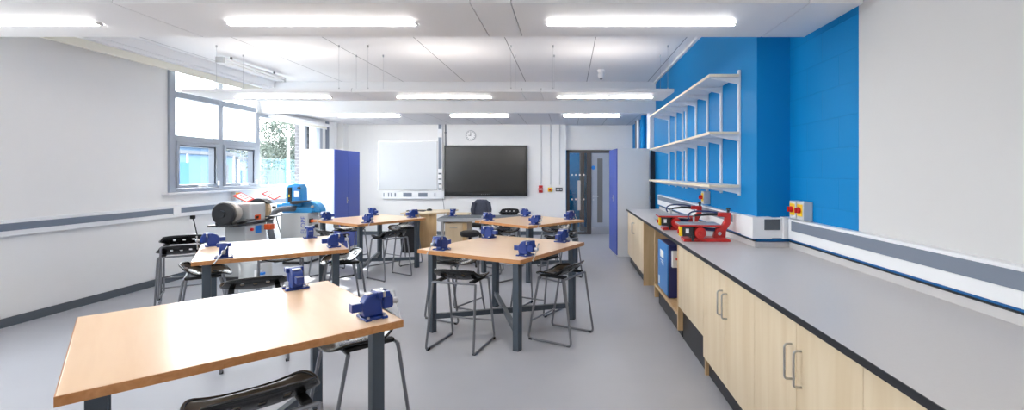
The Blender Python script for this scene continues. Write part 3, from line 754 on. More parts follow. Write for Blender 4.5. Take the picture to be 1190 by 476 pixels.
MB().lathe([(0.018, 0.028), (0.026, 0.05), (0.024, 0.07), (0.01, 0.078)], 14, 'z', (0.22, -0.15, 0)).build('knob', M['cast'], t)

# ------------------------------------------------------------------ isolator switches (face towards -X)
def isolator(x, y0, y1, z, label, depth=0.075, h=0.145, s=1, group=None):
    t = thing('isolator_switch', label, 'switch', (x, (y0+y1)/2, z), 0, group)
    w = (y1-y0)/2; x0 = -s*depth
    q = MB(); q.box((x0, -w, 0), (0, w, h)); q.build('box', M['box_grey'], t, bevel=0.005)
    q = MB(); q.box((x0-s*0.004, -w*0.78, h*0.22), (x0, w*0.78, h*0.86)); pl = q.build('plate', M['yellow'], t, bevel=0.001)
    q = MB(); q.lathe([(0.024, 0), (0.026, 0.010), (0.020, 0.022), (0.012, 0.024)], 18, 'x')
    q.v = [Vector((x0-s*0.004-s*v.x, v.y, v.z+h*0.54)) for v in q.v]; q.box((x0-s*0.042, -0.007, h*0.54-0.02), (x0-s*0.02, 0.007, h*0.54+0.02))
    q.build('knob', M['red'], pl)
    return t
isolator(XR, 3.65, 3.755, 1.176, 'grey isolator box with yellow plate on the near blue wall, nearer the camera', group='isolators')
isolator(XR, 3.775, 3.88, 1.176, 'grey isolator box with yellow plate beside the pier, farther of the pair', group='isolators')
isolator(XS, 5.35, 5.455, 1.19, 'grey isolator box with red knob under the wall shelves behind the saws', group='isolators')
isolator(XL, PX(0, 1)*0+7.95, 8.07, 1.085, 'grey isolator box on the window wall behind the grinder', s=-1, group='isolators')
isolator(XL, 9.40, 9.54, 1.085, 'grey isolator box on the window wall behind the blue linisher', s=-1, group='isolators')
for yy, lb in ((7.05, 'beyond the stacked stools'), (9.0, 'between grinder and linisher')):
    t = thing('power_lead', 'short black power lead hanging below the window trunking, %s' % lb, 'lead', (XL+0.05, yy, 0.80), 0, 'hanging power leads')
    MB().box((0, -0.025, 0.06), (0.05, 0.025, 0.11)).build('plug', M['rubber'], t, bevel=0.006)
    MB().tube([(0.03, 0, 0.07), (0.05, 0.0, 0.0), (0.07, 0.03, -0.2), (0.12, 0.1, -0.5), (0.2, 0.2, -0.795)], 0.008, 8, bend=0.1).build('cable', M['rubber'], t)

# ------------------------------------------------------------------ wall shelves
def shelves(y0, y1, ups, label):
    t = thing('wall_shelving', label, 'shelving', (XS, y0, 0), 0, 'bracketed wall shelves')
    xf = -0.30; L = y1-y0
    for u in ups:
        q = MB(); q.box((-0.022, u-y0-0.016, 1.335), (-0.0, u-y0+0.016, 2.50)); q.build('upright', M['shelf'], t, bevel=0.002)
    for z in (1.435, 1.925, 2.455):
        q = MB(); q.box((xf+0.004, 0.004, z-0.022), (-0.024, L-0.004, z)); b = q.build('shelf_board', M['shelf'], t)
        q = MB(); q.box((xf, 0, z-0.024), (xf+0.004, L, z+0.001)); q.box((xf+0.004, 0, z-0.024), (-0.024, 0.004, z+0.001)); q.build('shelf_lipping', M['shelf_edge'], b)
        for u in ups:
            q = MB(); q.prism([(-0.022, z-0.023), (xf+0.03, z-0.023), (xf+0.03, z-0.035), (-0.022, z-0.085)], 'y', u-y0-0.012, u-y0+0.012); q.build('bracket', M['shelf'], t)
shelves(4.38, 6.49, (4.42, 4.94, 5.43, 5.91, 6.40), 'white bracketed wall shelving on the blue wall, long nearer run of three shelves')
shelves(6.51, 7.63, (6.60, 7.03, 7.49), 'white bracketed wall shelving on the blue wall, short farther run')

# ================================================================== BACK WALL
def cabinet(name, label, loc, rz, w, d, h, face):
    """double door metal cupboard, doors face local +X, width along Y, nearest corner at origin"""
    t = thing(name, label, 'cupboard', loc, rz)
    q = MB(); q.box((-d, 0, 0.0), (-0.02, w, h)); q.build('carcass', M['cab_w'], t, bevel=0.004)
    for i, (a, b) in enumerate(((0.004, w/2-0.002), (w/2+0.002, w-0.004))):
        q = MB(); q.box((-0.02, a, 0.05), (0.0, b, h-0.008)); dr = q.build('door', M['cab_b'], t, bevel=0.003)
        if i == face:
            yy = w/2+(-0.05 if i == 0 else 0.05)
            q = MB(); q.box((0, yy-0.015, h*0.47), (0.008, yy+0.015, h*0.47+0.12)); q.cyl((0.008, yy, h*0.47+0.06), (0.022, yy, h*0.47+0.06), 0.011); q.build('handle', M['handle'], dr, bevel=0.002)
    return t
cabinet('storage_cupboard', 'tall pale grey cupboard with cobalt blue doors beside the windows', (-4.40, 8.96, 0), 0.0, 1.06, 0.60, 1.99, 0)
def right_cab():
    t = thing('storage_cupboard', 'tall pale grey cupboard with blue doors beside the glazed door', 'cupboard', (0.885, 8.73, 0), R(4.2))
    w, d, h = 0.83, 0.62, 1.99
    q = MB(); q.box((0.02, 0, 0), (d, w, h)); q.build('carcass', M['cab_w'], t, bevel=0.004)
    for i, (a, b) in enumerate(((0.003, w/2-0.002), (w/2+0.002, w-0.003))):
        q = MB(); q.box((0, a, 0.03), (0.02, b, h-0.004)); dr = q.build('door', M['cab_b'], t, bevel=0.003)
        if i == 0:
            q = MB(); q.box((-0.008, w/2-0.065, 1.0), (0, w/2-0.035, 1.12)); q.cyl((-0.022, w/2-0.05, 1.06), (-0.008, w/2-0.05, 1.06), 0.011); q.build('handle', M['handle'], dr, bevel=0.002)
right_cab()
t = thing('black_panel', 'slim black panel upright in the gap between cupboard and blue wall', 'panel', (PX(756.5, 8.62), 8.60, 0))
MB().box((0, 0, 0.0), (0.075, 0.03, 1.95)).build('panel', M['black'], t, bevel=0.003)
MB().box((0.005, -0.02, 0.0), (0.07, 0.05, 0.02)).build('foot', M['black'], t)

BX = lambda x: PX(x, YB); BZ = lambda y: PZ(y, YB)
def back_wall():
    # whiteboard
    t = thing('whiteboard', 'glossy whiteboard in a slim silver frame on the back wall', 'whiteboard', (BX(439.8), YB, BZ(220.8)))
    w, h = BX(508.5)-BX(439.8), BZ(164.0)-BZ(220.8)
    q = MB(); q.box((0.012, -0.018, 0.012), (w-0.012, 0, h-0.012)); q.build('surface', M['wboard'], t)
    q = MB(); q.box((0, -0.024, 0), (w, 0, 0.014)).box((0, -0.024, h-0.014), (w, 0, h)).box((0, -0.024, 0.014), (0.014, 0, h-0.014)).box((w-0.014, -0.024, 0.014), (w, 0, h-0.014)); q.build('frame', M['handle'], t)
    q = MB(); q.box((0.6, -0.05, 0.004), (1.2, -0.024, 0.012)); q.build('pen_ledge', M['chrome'], t)
    # socket trunking: horizontal and vertical
    t = thing('socket_trunking', 'white socket trunking below the whiteboard with grey outlet plates', 'trunking', (BX(446), YB, BZ(230.5)))
    w, h = BX(517)-BX(446), BZ(222.2)-BZ(230.5)
    q = MB(); q.box((0, -0.055, 0), (w, 0, h)); q.build('channel', M['trunk'], t, bevel=0.004)
    q = MB(); q.box((-0.005, -0.062, -0.012), (w, 0, 0.0)); q.build('ledge', M['chrome'], t)
    for x0, x1 in ((446.6, 447.6), (452, 453.2), (455, 456), (459.5, 461), (469.5, 479.5), (487, 497.5), (505.5, 506.8)):
        q = MB(); q.box((BX(x0)-BX(446), -0.06, 0.05), (BX(x1)-BX(446), -0.054, h-0.035)); q.build('outlet_plate', M['tgrey'], t)
    t = thing('socket_trunking', 'white vertical trunking with grey inserts between whiteboard and screen', 'trunking', (BX(509.2), YB, BZ(222)))
    w, h = BX(514.8)-BX(509.2), BZ(144.9)-BZ(222)
    q = MB(); q.box((0, -0.05, 0), (w, 0, h)); q.build('channel', M['trunk'], t, bevel=0.004)
    for y0, y1, m in ((144.7, 150, 'tgrey'), (159.4, 196, 'tgrey'), (200.5, 202.5, 'dgrey'), (207, 208.6, 'dgrey'), (212.8, 220.4, 'dgrey')):
        q = MB(); q.box((0.02, -0.055, BZ(y1)-BZ(222)), (w-0.02, -0.049, BZ(y0)-BZ(222)-0.004)); q.build('insert', M[m], t)
    for y0, y1 in ((154, 159), (203, 206.6), (214.5, 218.5)):
        q = MB(); q.box((0.03, -0.066, BZ(y1)-BZ(222)), (w+0.0, -0.049, BZ(y0)-BZ(222))); q.build('socket', M['white'], t, bevel=0.004)
    t = thing('conduit', 'grey conduit running down to the top of the big screen', 'conduit', (BX(518), YB-0.02, BZ(185)))
    MB().cyl((0, 0, 0), (0, 0, ZS-BZ(185)), 0.014).build('pipe', M['greyp'], t)
    for k in range(2): MB().box((-0.022, -0.02, 0.2+0.45*k), (0.022, 0.02, 0.225+0.45*k)).build('clip', M['greyp'], t)
    # cable
    t = thing('cable', 'thin grey cable hanging from the trunking to the beech desk', 'cable', (BX(515), YB-0.05, BZ(231)))
    MB().tube([(0, 0, 0.03), (0.03, 0, -0.15), (0.04, 0.01, -0.35), (0.02, 0.02, -0.55), (0.02, 0.03, -0.80)], 0.007, 8, bend=0.08).build('lead', M['greyp'], t)
    # interactive screen
    t = thing('display_screen', 'large black interactive screen on the back wall', 'screen', (BX(516.2), YB, PZ(227.4, YB-0.1)))
    Y = YB-0.10; w, h = PX(612.8, Y)-PX(516.2, Y), PZ(168.8, Y)-PZ(227.4, Y)
    t.location.x = PX(516.2, Y)
    q = MB(); q.box((0, -0.10, 0), (w, -0.03, h)); q.box((w*0.25, -0.03, h*0.25), (w*0.75, 0, h*0.75)); bz = q.build('bezel', M['bezel'], t, bevel=0.008)
    q = MB(); q.box((0.045, -0.103, 0.085), (w-0.045, -0.099, h-0.045)); q.build('panel', M['screen'], t)
    q = MB()
    for k in range(5): q.cyl((w*0.45+0.05*k, -0.100, 0.04), (w*0.45+0.05*k, -0.104, 0.04), 0.009, seg=12)
    q.build('buttons', M['greyp'], bz)
    # clock
    t = thing('wall_clock', 'round white wall clock above the screen', 'clock', (BX(547.2), YB, BZ(157.3)))
    q = MB(); q.lathe([(0.125, 0), (0.128, -0.02), (0.120, -0.035), (0.110, -0.035), (0.108, -0.02)], 36, 'y'); q.build('case', M['box_grey'], t)
    q = MB(); q.lathe([(0.112, 0), (0.112, -0.022)], 36, 'y'); fc = q.build('face', M['paper'], t)
    q = MB()
    for i in range(12):
        q.M = Matrix.Rotation(i*pi/6, 4, 'Y'); q.box((-0.004, -0.0235, 0.085), (0.004, -0.022, 0.104))
    q.build('hour_marks', M['cast'], fc)
    q = MB(); q.box((-0.005, -0.026, -0.01), (0.005, -0.0225, 0.085)); q.build('minute_hand', M['cast'], t)
    q = MB(); q.M = Matrix.Rotation(R(-88), 4, 'Y'); q.box((-0.006, -0.0245, -0.01), (0.006, -0.0225, 0.055)); q.build('hour_hand', M['cast'], t)
    # alarm devices with conduits
    for px, lab in ((628.9, 'leftmost of the three, above the red sounder'), (639.7, 'middle of the three, above the yellow stop'), (650.5, 'rightmost of the three, above the dark switch plate')):
        t = thing('conduit', 'white conduit on the back wall, %s' % lab, 'conduit', (BX(px), YB-0.012, BZ(214.5)), 0, 'white conduits')
        MB().box((-0.013, -0.004, 0), (0.013, 0.012, ZS-BZ(214.5))).build('pipe', M['box_grey'], t, bevel=0.005)
    t = thing('alarm_sounder', 'round red alarm sounder on the back wall', 'alarm', (BX(628.4), YB, BZ(219.5)))
    q = MB(); q.lathe([(0.055, 0), (0.06, -0.03), (0.06, -0.06), (0.045, -0.09)], 24, 'y'); q.prism([(-0.05, -0.09), (0.05, -0.09), (0.05, 0.09), (-0.05, 0.09)], 'y', -0.03, 0); q.build('body', M['red'], t, bevel=0.01)
    q = MB(); q.box((-0.05, -0.095, -0.012), (0.05, -0.05, 0.014)); q.build('band', M['paper'], t)
    t = thing('emergency_stop', 'yellow emergency stop box with red button on the back wall', 'switch', (BX(639.4), YB, BZ(220.2)))
    q = MB(); q.box((-0.055, -0.05, -0.05), (0.055, 0, 0.05)); q.build('box', M['yellow'], t, bevel=0.006)
    q = MB(); q.lathe([(0.016, -0.05), (0.016, -0.07), (0.030, -0.075), (0.026, -0.09)], 18, 'y'); q.build('button', M['red'], t)
    t = thing('switch_plate', 'dark three-gang switch plate beside the door', 'switch', (BX(649.7), YB, BZ(220)))
    q = MB(); q.box((-0.085, -0.02, -0.045), (0.085, 0, 0.045)); q.build('plate', M['cast'], t, bevel=0.004)
    for k in (-1, 0, 1):
        q = MB(); q.box((k*0.05-0.016, -0.026, -0.024), (k*0.05+0.016, -0.02, 0.024)); q.build('rocker', M['box_grey'], t, bevel=0.002)
back_wall()

def door():
    Y = YD-0.06
    dx = lambda x: PX(x, Y); dz = lambda y: PZ(y, Y)
    t = thing('door_1', '', '', (dx(658.2), Y, 0)); del t['label']; del t['category']; t['kind'] = 'structure'
    ox = dx(658.2); W = 1.32-ox
    def B(name, x0, x1, z0, z1, y0, y1, m, par=None, bevel=0.003):
        return MB().box((x0-ox, y0, z0), (x1-ox, y1, z1)).build(name, m, par or t, bevel=bevel)
    top = dz(174.2)
    q = MB(); q.box((0, 0, 0), (dx(661.8)-ox, 0.10, top)); q.box((0, 0, top-0.07), (W, 0.10, top)); q.box((dx(682.0)-ox, 0, 0), (dx(687.2)-ox, 0.10, top-0.07)); q.box((W-0.06, 0, 0), (W, 0.10, top-0.07)); q.box((dx(661.8)-ox, 0, 0), (dx(682)-ox, 0.10, 0.05))
    q.build('frame', M['doorframe'], t, bevel=0.003)
    g = B('glazed_panel', dx(661.8), dx(682), 0.05, top-0.07, 0.045, 0.053, glass('door_glass', (0.8, 0.86, 0.9, 1), 0.10), bevel=0)
    for zz in (203, 231.5):
        q = MB()
        for xx in (664.8, 669.2, 673.8, 678.6): q.cyl((dx(xx)-ox, 0.045, dz(zz)), (dx(xx)-ox, 0.0435, dz(zz)), 0.022, seg=16)
        q.build('glass_dots', M['paper'], g)
    B('pull_handle', dx(671.2), dx(674.6), dz(244), dz(209.5), -0.045, -0.015, M['chrome'], None, 0.004)
    q = MB(); xm = (dx(671.2)+dx(674.6))/2-ox
    for zz in (dz(240), dz(213)): q.cyl((xm, -0.02, zz), (xm, 0.05, zz), 0.012)
    q.build('pull_fixing', M['chrome'], t)
    lf = MB(); a, b = dx(687.4)-ox, W-0.062
    va, vb = dx(694.2)-ox, dx(700.6)-ox; z0, z1 = dz(258.6), dz(184)
    lf.box((a, 0.03, 0.01), (va, 0.075, top-0.072)).box((vb, 0.03, 0.01), (b, 0.075, top-0.072)).box((va, 0.03, 0.01), (vb, 0.075, z0)).box((va, 0.03, z1), (vb, 0.075, top-0.072))
    leaf = lf.build('leaf', M['doorgrey'], t)
    MB().box((va, 0.05, z0), (vb, 0.056, z1)).build('vision_panel', M['frost'], leaf)
    MB().box((a+0.01, 0.026, 0.02), (b-0.01, 0.03, dz(263.5))).build('kick_plate', M['steel'], leaf)
    q = MB(); q.lathe([(0.026, 0.03), (0.026, 0.02)], 18, 'y', (dx(689.6)-ox, 0, dz(227.8))); q.tube([(dx(689.6)-ox, 0.02, dz(227.8)), (dx(689.6)-ox, -0.03, dz(227.8)), (dx(689.6)-ox+0.12, -0.03, dz(227.8))], 0.010, 8, bend=0.02)
    q.lathe([(0.02, 0.03), (0.02, 0.02)], 14, 'y', (dx(689.6)-ox, 0, dz(232)))
    q.build('lever_handle', M['steel'], leaf)
    MB().lathe([(0.05, 0.03), (0.05, 0.027)], 28, 'y', (dx(689.6)-ox, 0, dz(194.6))).build('round_sign', M['bluesign'], leaf)
    # corridor seen through the glass: blue wall, brown board, floor
    struct(box('wall_corridor', (-0.6, 13.6, -0.05), (2.2, 13.7, 2.9), M['bluep']))
    struct(box('wall_corridor_side', (0.32, 12.5, 0), (0.42, 13.6, 2.6), mat('brown_grey_panel', rgb(110, 96, 92), 0.6)))
    struct(box('ceiling_corridor', (-0.7, YD+0.2, 2.6), (2.3, 13.8, 2.7), M['ceil']))
    struct(box('wall_corridor_end', (2.1, YD+0.2, 0), (2.2, 13.7, 2.7), M['wall'])); struct(box('wall_corridor_start', (-0.7, YD+0.2, 0), (-0.6, 13.7, 2.7), M['wall']))
    strip_light(-0.45, 0.2, 12.9, 2.6, 'strip light added unseen to light the corridor behind the glazed door', 'strip lights', 0.045, 0.04)  # added lamp, brightens the closed corridor behind the glass
    struct(box('floor_corridor', (-0.6, YD+0.2, -0.12), (2.2, 13.7, 0), M['floor']))
door()

# ------------------------------------------------------------------ desks, chairs and bin at the back
def desks():
    t = thing('teacher_desk', 'grey-topped desk with beech drawer pedestal in front of the screen', 'desk', (PX(507.5, 8.36), 8.36, 0))
    L, D = 1.42, 0.66
    q = MB(); q.box((0, 0.004, 0.71), (L, D, 0.742)); q.build('desktop', M['dgrey'], t, bevel=0.003)
    q = MB(); q.box((0, 0, 0.695), (L, 0.004, 0.742)); q.box((0.02, 0.004, 0.68), (L-0.02, D-0.02, 0.71)); q.build('edge', M['chrome'], t)
    for x in (0.06, L-0.12):
        q = MB(); q.box((x, 0.03, 0), (x+0.05, 0.08, 0.69)); q.box((x, D-0.08, 0), (x+0.05, D-0.03, 0.69)); q.box((x, 0.08, 0.64), (x+0.05, D-0.08, 0.68)); q.build('leg_frame', M['chrome'], t, bevel=0.003)
    t = thing('drawer_pedestal', 'beech drawer pedestal under the grey-topped desk', 'drawers', (PX(517.5, 8.45), 8.42, 0))
    w = PX(537.5, 8.45)-PX(517.5, 8.45)
    q = MB(); q.box((0, 0.018, 0.05), (w+0.08, 0.50, 0.66)); q.build('carcass', M['maple_edge'], t, bevel=0.002)
    for z0, z1 in ((0.06, 0.33), (0.335, 0.655)):
        q = MB(); q.box((0.002, 0, z0), (w, 0.018, z1)); d = q.build('drawer', M['maple'], t, bevel=0.002)
        q = MB(); q.tube([(w*0.3, 0, z1-0.08), (w*0.3, -0.02, z1-0.08), (w*0.7, -0.02, z1-0.08), (w*0.7, 0, z1-0.08)], 0.006, 8, bend=0.01); q.build('handle', M['handle'], d)
    for x in (0.04, w-0.02):
        q = MB(); q.cyl((x, 0.06, 0), (x, 0.06, 0.05), 0.02); q.build('castor', M['rubber'], t)
        q = MB(); q.cyl((x, 0.44, 0), (x, 0.44, 0.05), 0.02); q.build('castor', M['rubber'], t)
    # beech desk by the whiteboard
    t = thing('beech_desk', 'beech desk with solid end panel below the whiteboard', 'desk', (PX(470, 9.75), 9.42, 0))
    q = MB(); q.prism([(0.03, 0), (0.62, -0.02), (0.90, 0.32), (0.98, 0.88), (0.05, 0.88)], 'z', 0.715, 0.745); q.build('desktop', M['maple'], t, bevel=0.003)
    q = MB(); q.box((0.30, 0.10, 0.0), (0.72, 0.125, 0.715)); q.build('modesty_panel', M['maple_edge'], t)
    q = MB(); q.box((0.06, 0.16, 0), (0.085, 0.84, 0.715)); q.build('end_panel', M['maple_edge'], t)
    q = MB(); q.box((0.86, 0.40, 0), (0.885, 0.84, 0.715)); q.build('end_panel', M['maple_edge'], t)
    tk = thing('keyboard', 'dark flat keyboard on the beech desk', 'keyboard', (PX(474, 9.9), 9.78, 0.745))
    q = MB(); q.box((0, 0, 0), (0.38, 0.14, 0.016)); q.build('case', M['cast'], tk, bevel=0.004)
    q = MB()
    for i in range(12):
        for j in range(4): q.box((0.012+i*0.030, 0.010+j*0.031, 0.016), (0.036+i*0.030, 0.034+j*0.031, 0.021))
    q.build('keys', M['bezel'], tk)
    tm = thing('mouse', 'black rounded mouse on the beech desk', 'mouse', (PX(500.6, 10.1), 10.0, 0.745))
    q = MB(); q.lathe([(0.055, 0), (0.06, 0.012), (0.045, 0.034), (0.02, 0.043), (0.0, 0.045)], 20); q.build('shell', M['bezel'], tm)
    # second beech table behind the grey desk
    t = thing('beech_side_table', 'low beech table glimpsed behind the grey-topped desk', 'desk', (PX(526, 9.3), 9.16, 0))
    q = MB(); q.box((0, 0, 0.71), (0.30, 0.45, 0.74)); q.build('desktop', M['maple'], t, bevel=0.003)
    for x in (0.02, 0.25):
        q = MB(); q.box((x, 0.03, 0), (x+0.03, 0.42, 0.71)); q.build('leg_panel', M['maple_edge'], t)
    # office chair with jacket behind the desk
    t = thing('office_chair', 'black swivel chair behind the grey desk wearing a jacket', 'chair', (PX(557, 9.85), 9.95, 0))
    def base(t, zseat):
        q = MB()
        for i in range(5):
            a = 2*pi*i/5+0.3; q.tube([(0.03*cos(a), 0.03*sin(a), 0.10), (0.28*cos(a), 0.28*sin(a), 0.065)], [0.025, 0.015], 8)
        st = q.build('star_base', M['rubber'], t)
        for i in range(5):
            a = 2*pi*i/5+0.3; q = MB(); q.cyl((0.28*cos(a)-0.02*sin(a), 0.28*sin(a)+0.02*cos(a), 0.028), (0.28*cos(a)+0.02*sin(a), 0.28*sin(a)-0.02*cos(a), 0.028), 0.028); q.build('castor', M['rubber'], st)
        q = MB(); q.cyl((0, 0, 0.08), (0, 0, zseat-0.05), 0.024); q.build('gas_post', M['cast'], t)
    base(t, 0.46)
    q = MB(); q.lathe([(0.10, 0.41), (0.22, 0.42), (0.235, 0.45), (0.22, 0.485), (0.05, 0.49)], 24); q.build('seat', M['upholstery'], t)
    q = MB(); q.box((-0.025, 0.17, 0.42), (0.025, 0.21, 0.72)); q.build('back_post', M['rubber'], t)
    q = MB(); q.prism([(-0.19, 0.62), (0.19, 0.62), (0.20, 0.80), (0.16, 0.93), (-0.16, 0.93), (-0.20, 0.80)], 'y', 0.16, 0.21); q.build('backrest', M['upholstery'], t, bevel=0.02)
    jk = 0.84
    j = thing('jacket', 'charcoal patterned jacket draped over the chair back', 'jacket', (t.location.x, t.location.y+0.185, 0.58))
    n = 26; q = MB(); ring = []
    prof = [(0.0, 0.225, 0.075), (0.12, 0.22, 0.07), (0.22, 0.215, 0.06), (0.30, 0.20, 0.055), (0.36, 0.17, 0.045), (0.39, 0.12, 0.03), (0.395, 0.05, 0.012)]
    vs = []
    for (z, a, b) in prof:
        for i in range(n):
            th = 2*pi*i/n; c, s_ = cos(th), sin(th); k = 1+0.06*sin(5*th+z*9)
            vs.append((jk*a*math.copysign(abs(c)**0.7, c)*k, b*math.copysign(abs(s_)**0.7, s_)*k, z))
    fs = [(r*n+i, r*n+(i+1) % n, (r+1)*n+(i+1) % n, (r+1)*n+i) for r in range(len(prof)-1) for i in range(n)]+[tuple(range((len(prof)-1)*n, len(prof)*n))]
    q.add(vs, fs); bd = q.build('body', M['fabric'], j, ang=80)
    for s in (-1, 1):
        q = MB(); q.tube([(s*0.15, -0.05, 0.33), (s*0.185, -0.07, 0.18), (s*0.17, -0.09, 0.0)], [0.045, 0.042, 0.035], 10); q.build('sleeve', M['fabric'], j, ang=80)
    # round swivel stool before the desk
    t = thing('swivel_stool', 'round black padded swivel stool in front of the drawer pedestal', 'stool', (PX(546, 7.98), 7.98, 0))
    base(t, 0.52)
    q = MB(); q.lathe([(0.08, 0.47), (0.145, 0.48), (0.16, 0.51), (0.155, 0.555), (0.12, 0.57), (0.02, 0.572)], 24); q.build('seat', M['upholstery'], t)
    # bin
    t = thing('waste_bin', 'black tapered waste bin standing behind the table before the blue cupboard', 'bin', (PX(476, 9.3), 9.3, 0))
    q = MB(); q.lathe([(0.15, 0.0), (0.155, 0.02), (0.20, 0.60), (0.205, 0.62), (0.195, 0.62), (0.19, 0.60), (0.145, 0.03)], 28); q.build('body', M['black'], t)
    q = MB(); q.lathe([(0.206, 0.60), (0.216, 0.605), (0.216, 0.625), (0.206, 0.628), (0.200, 0.615)], 28); q.build('rim', M['rubber'], t)
    dup(v0, (PX(525.5, 8.75), 8.78, 0.742), R(90), 'blue bench vice on the far edge of the grey-topped desk')
desks()

# ================================================================== MACHINES BY THE WINDOW
def grinder():
    t = thing('grinding_machine', 'grey double-ended grinding machine on a pedestal below the windows', 'machine', (-4.72, 6.95, 0))
    q = MB(); q.box((-0.20, -0.25, 0.0), (0.20, 0.27, 0.06)); q.build('foot', M['cast'], t, bevel=0.01)
    q = MB(); q.prism([(-0.17, 0.06), (0.17, 0.06), (0.15, 0.80), (-0.15, 0.80)], 'y', -0.22, 0.24); ped = q.build('pedestal', M['machine_grey'], t, bevel=0.015)
    q = MB(); q.box((0.152, -0.02, 0.66), (0.165, 0.10, 0.77)); cp = q.build('label_plate', M['bluesign'], ped)
    q = MB(); q.lathe([(0.022, 0.16), (0.022, 0.185), (0.014, 0.19)], 16, 'x', (0, -0.12, 0.73)); q.build('stop_button', M['red'], ped)
    q = MB(); q.box((-0.20, -0.48, 0.80), (0.17, 0.38, 0.83)); q.build('tray', M['cast'], t, bevel=0.004)
    q = MB(); q.box((-0.15, -0.16, 0.83), (0.17, 0.20, 1.10)); hd = q.build('motor_housing', M['machine_grey'], t, bevel=0.025, seg=3)
    q = MB(); q.box((0.17, -0.06, 0.86), (0.182, 0.06, 0.93)); sp = q.build('switch_plate', M['orange'], hd, bevel=0.002)
    q = MB(); q.box((0.182, -0.04, 0.88), (0.190, 0.0, 0.915)); q.build('switch_rocker', M['black'], sp)
    # near end: steel drum with black cover disc
    q = MB(); q.lathe([(0.06, -0.16), (0.075, -0.20), (0.125, -0.25), (0.155, -0.31), (0.165, -0.40), (0.16, -0.42)], 32, 'y', (0, 0, 0.98)); q.build('drum', M['satin'], t)
    q = MB(); q.lathe([(0.150, -0.422), (0.156, -0.43), (0.156, -0.46), (0.140, -0.475), (0.05, -0.48), (0.045, -0.50), (0.0, -0.50)], 32, 'y', (0, 0, 0.98)); q.box((-0.10, -0.47, 0.81), (0.10, -0.42, 0.86)); q.build('wheel_cover', M['cast'], t)
    # far end: guarded disc with a timber face
    q = MB(); q.cyl((0, 0.20, 0.98), (0, 0.30, 0.98), 0.05); q.build('spindle', M['steel'], t)
    q = MB(); q.cyl((0.0, 0.31, 0.98), (0.0, 0.37, 0.98), 0.15, seg=32); q.build('timber_disc', M['plywood'], t, bevel=0.006)
    pr = [(0.175*cos(a), 0.98+0.175*sin(a)) for a in [R(35+i*10) for i in range(16)]]+[(0.158*cos(a), 0.98+0.158*sin(a)) for a in [R(185-i*10) for i in range(16)]]
    q = MB(); q.prism(pr, 'y', 0.27, 0.40); q.prism([(0.17*cos(R(40+i*10)), 0.98+0.17*sin(R(40+i*10))) for i in range(15)], 'y', 0.26, 0.275); q.build('wheel_guard', M['cast'], t)
    # tool rests
    for y in (-0.30, 0.30):
        q = MB(); q.tube([(0.10, y, 0.83), (0.24, y-0.05, 0.87), (0.30, y-0.12, 0.89)], 0.018, 8, bend=0.04); q.box((0.22, y-0.20, 0.885), (0.34, y+0.02, 0.90)); q.build('tool_rest', M['cast'], t)
    q = MB(); q.box((0.20, 0.10, 0.70), (0.30, 0.20, 0.78)); q.build('drawer_pull', M['orange'], t, bevel=0.008)
    # warning signs on stalks
    for y, lab in ((-0.13, ''), (0.50, '')):
        q = MB(); q.cyl((0.0, y*0.6, 1.08), (0.03, y, 1.17), 0.006, seg=8); st = q.build('sign_stalk', M['steel'], t)
        Mx = Matrix.Translation((0.06, y, 1.19)) @ Matrix.Rotation(R(14), 4, 'X') @ Matrix.Rotation(R(28), 4, 'Y')
        q = MB(); q.M = Mx; q.box((-0.105, -0.085, -0.004), (0.105, 0.085, 0.004)); sg = q.build('warning_sign', M['redsign'], t)
        q = MB(); q.M = Mx; q.box((-0.085, -0.065, 0.004), (0.085, 0.065, 0.0055)); q.build('sign_face', M['paper'], sg)
        q = MB(); q.M = Mx
        for i in range(3): q.box((-0.06+0.045*i, -0.045, 0.0055), (-0.05+0.045*i, 0.045, 0.0065))
        q.build('sign_lines', M['redsign'], sg)
grinder()

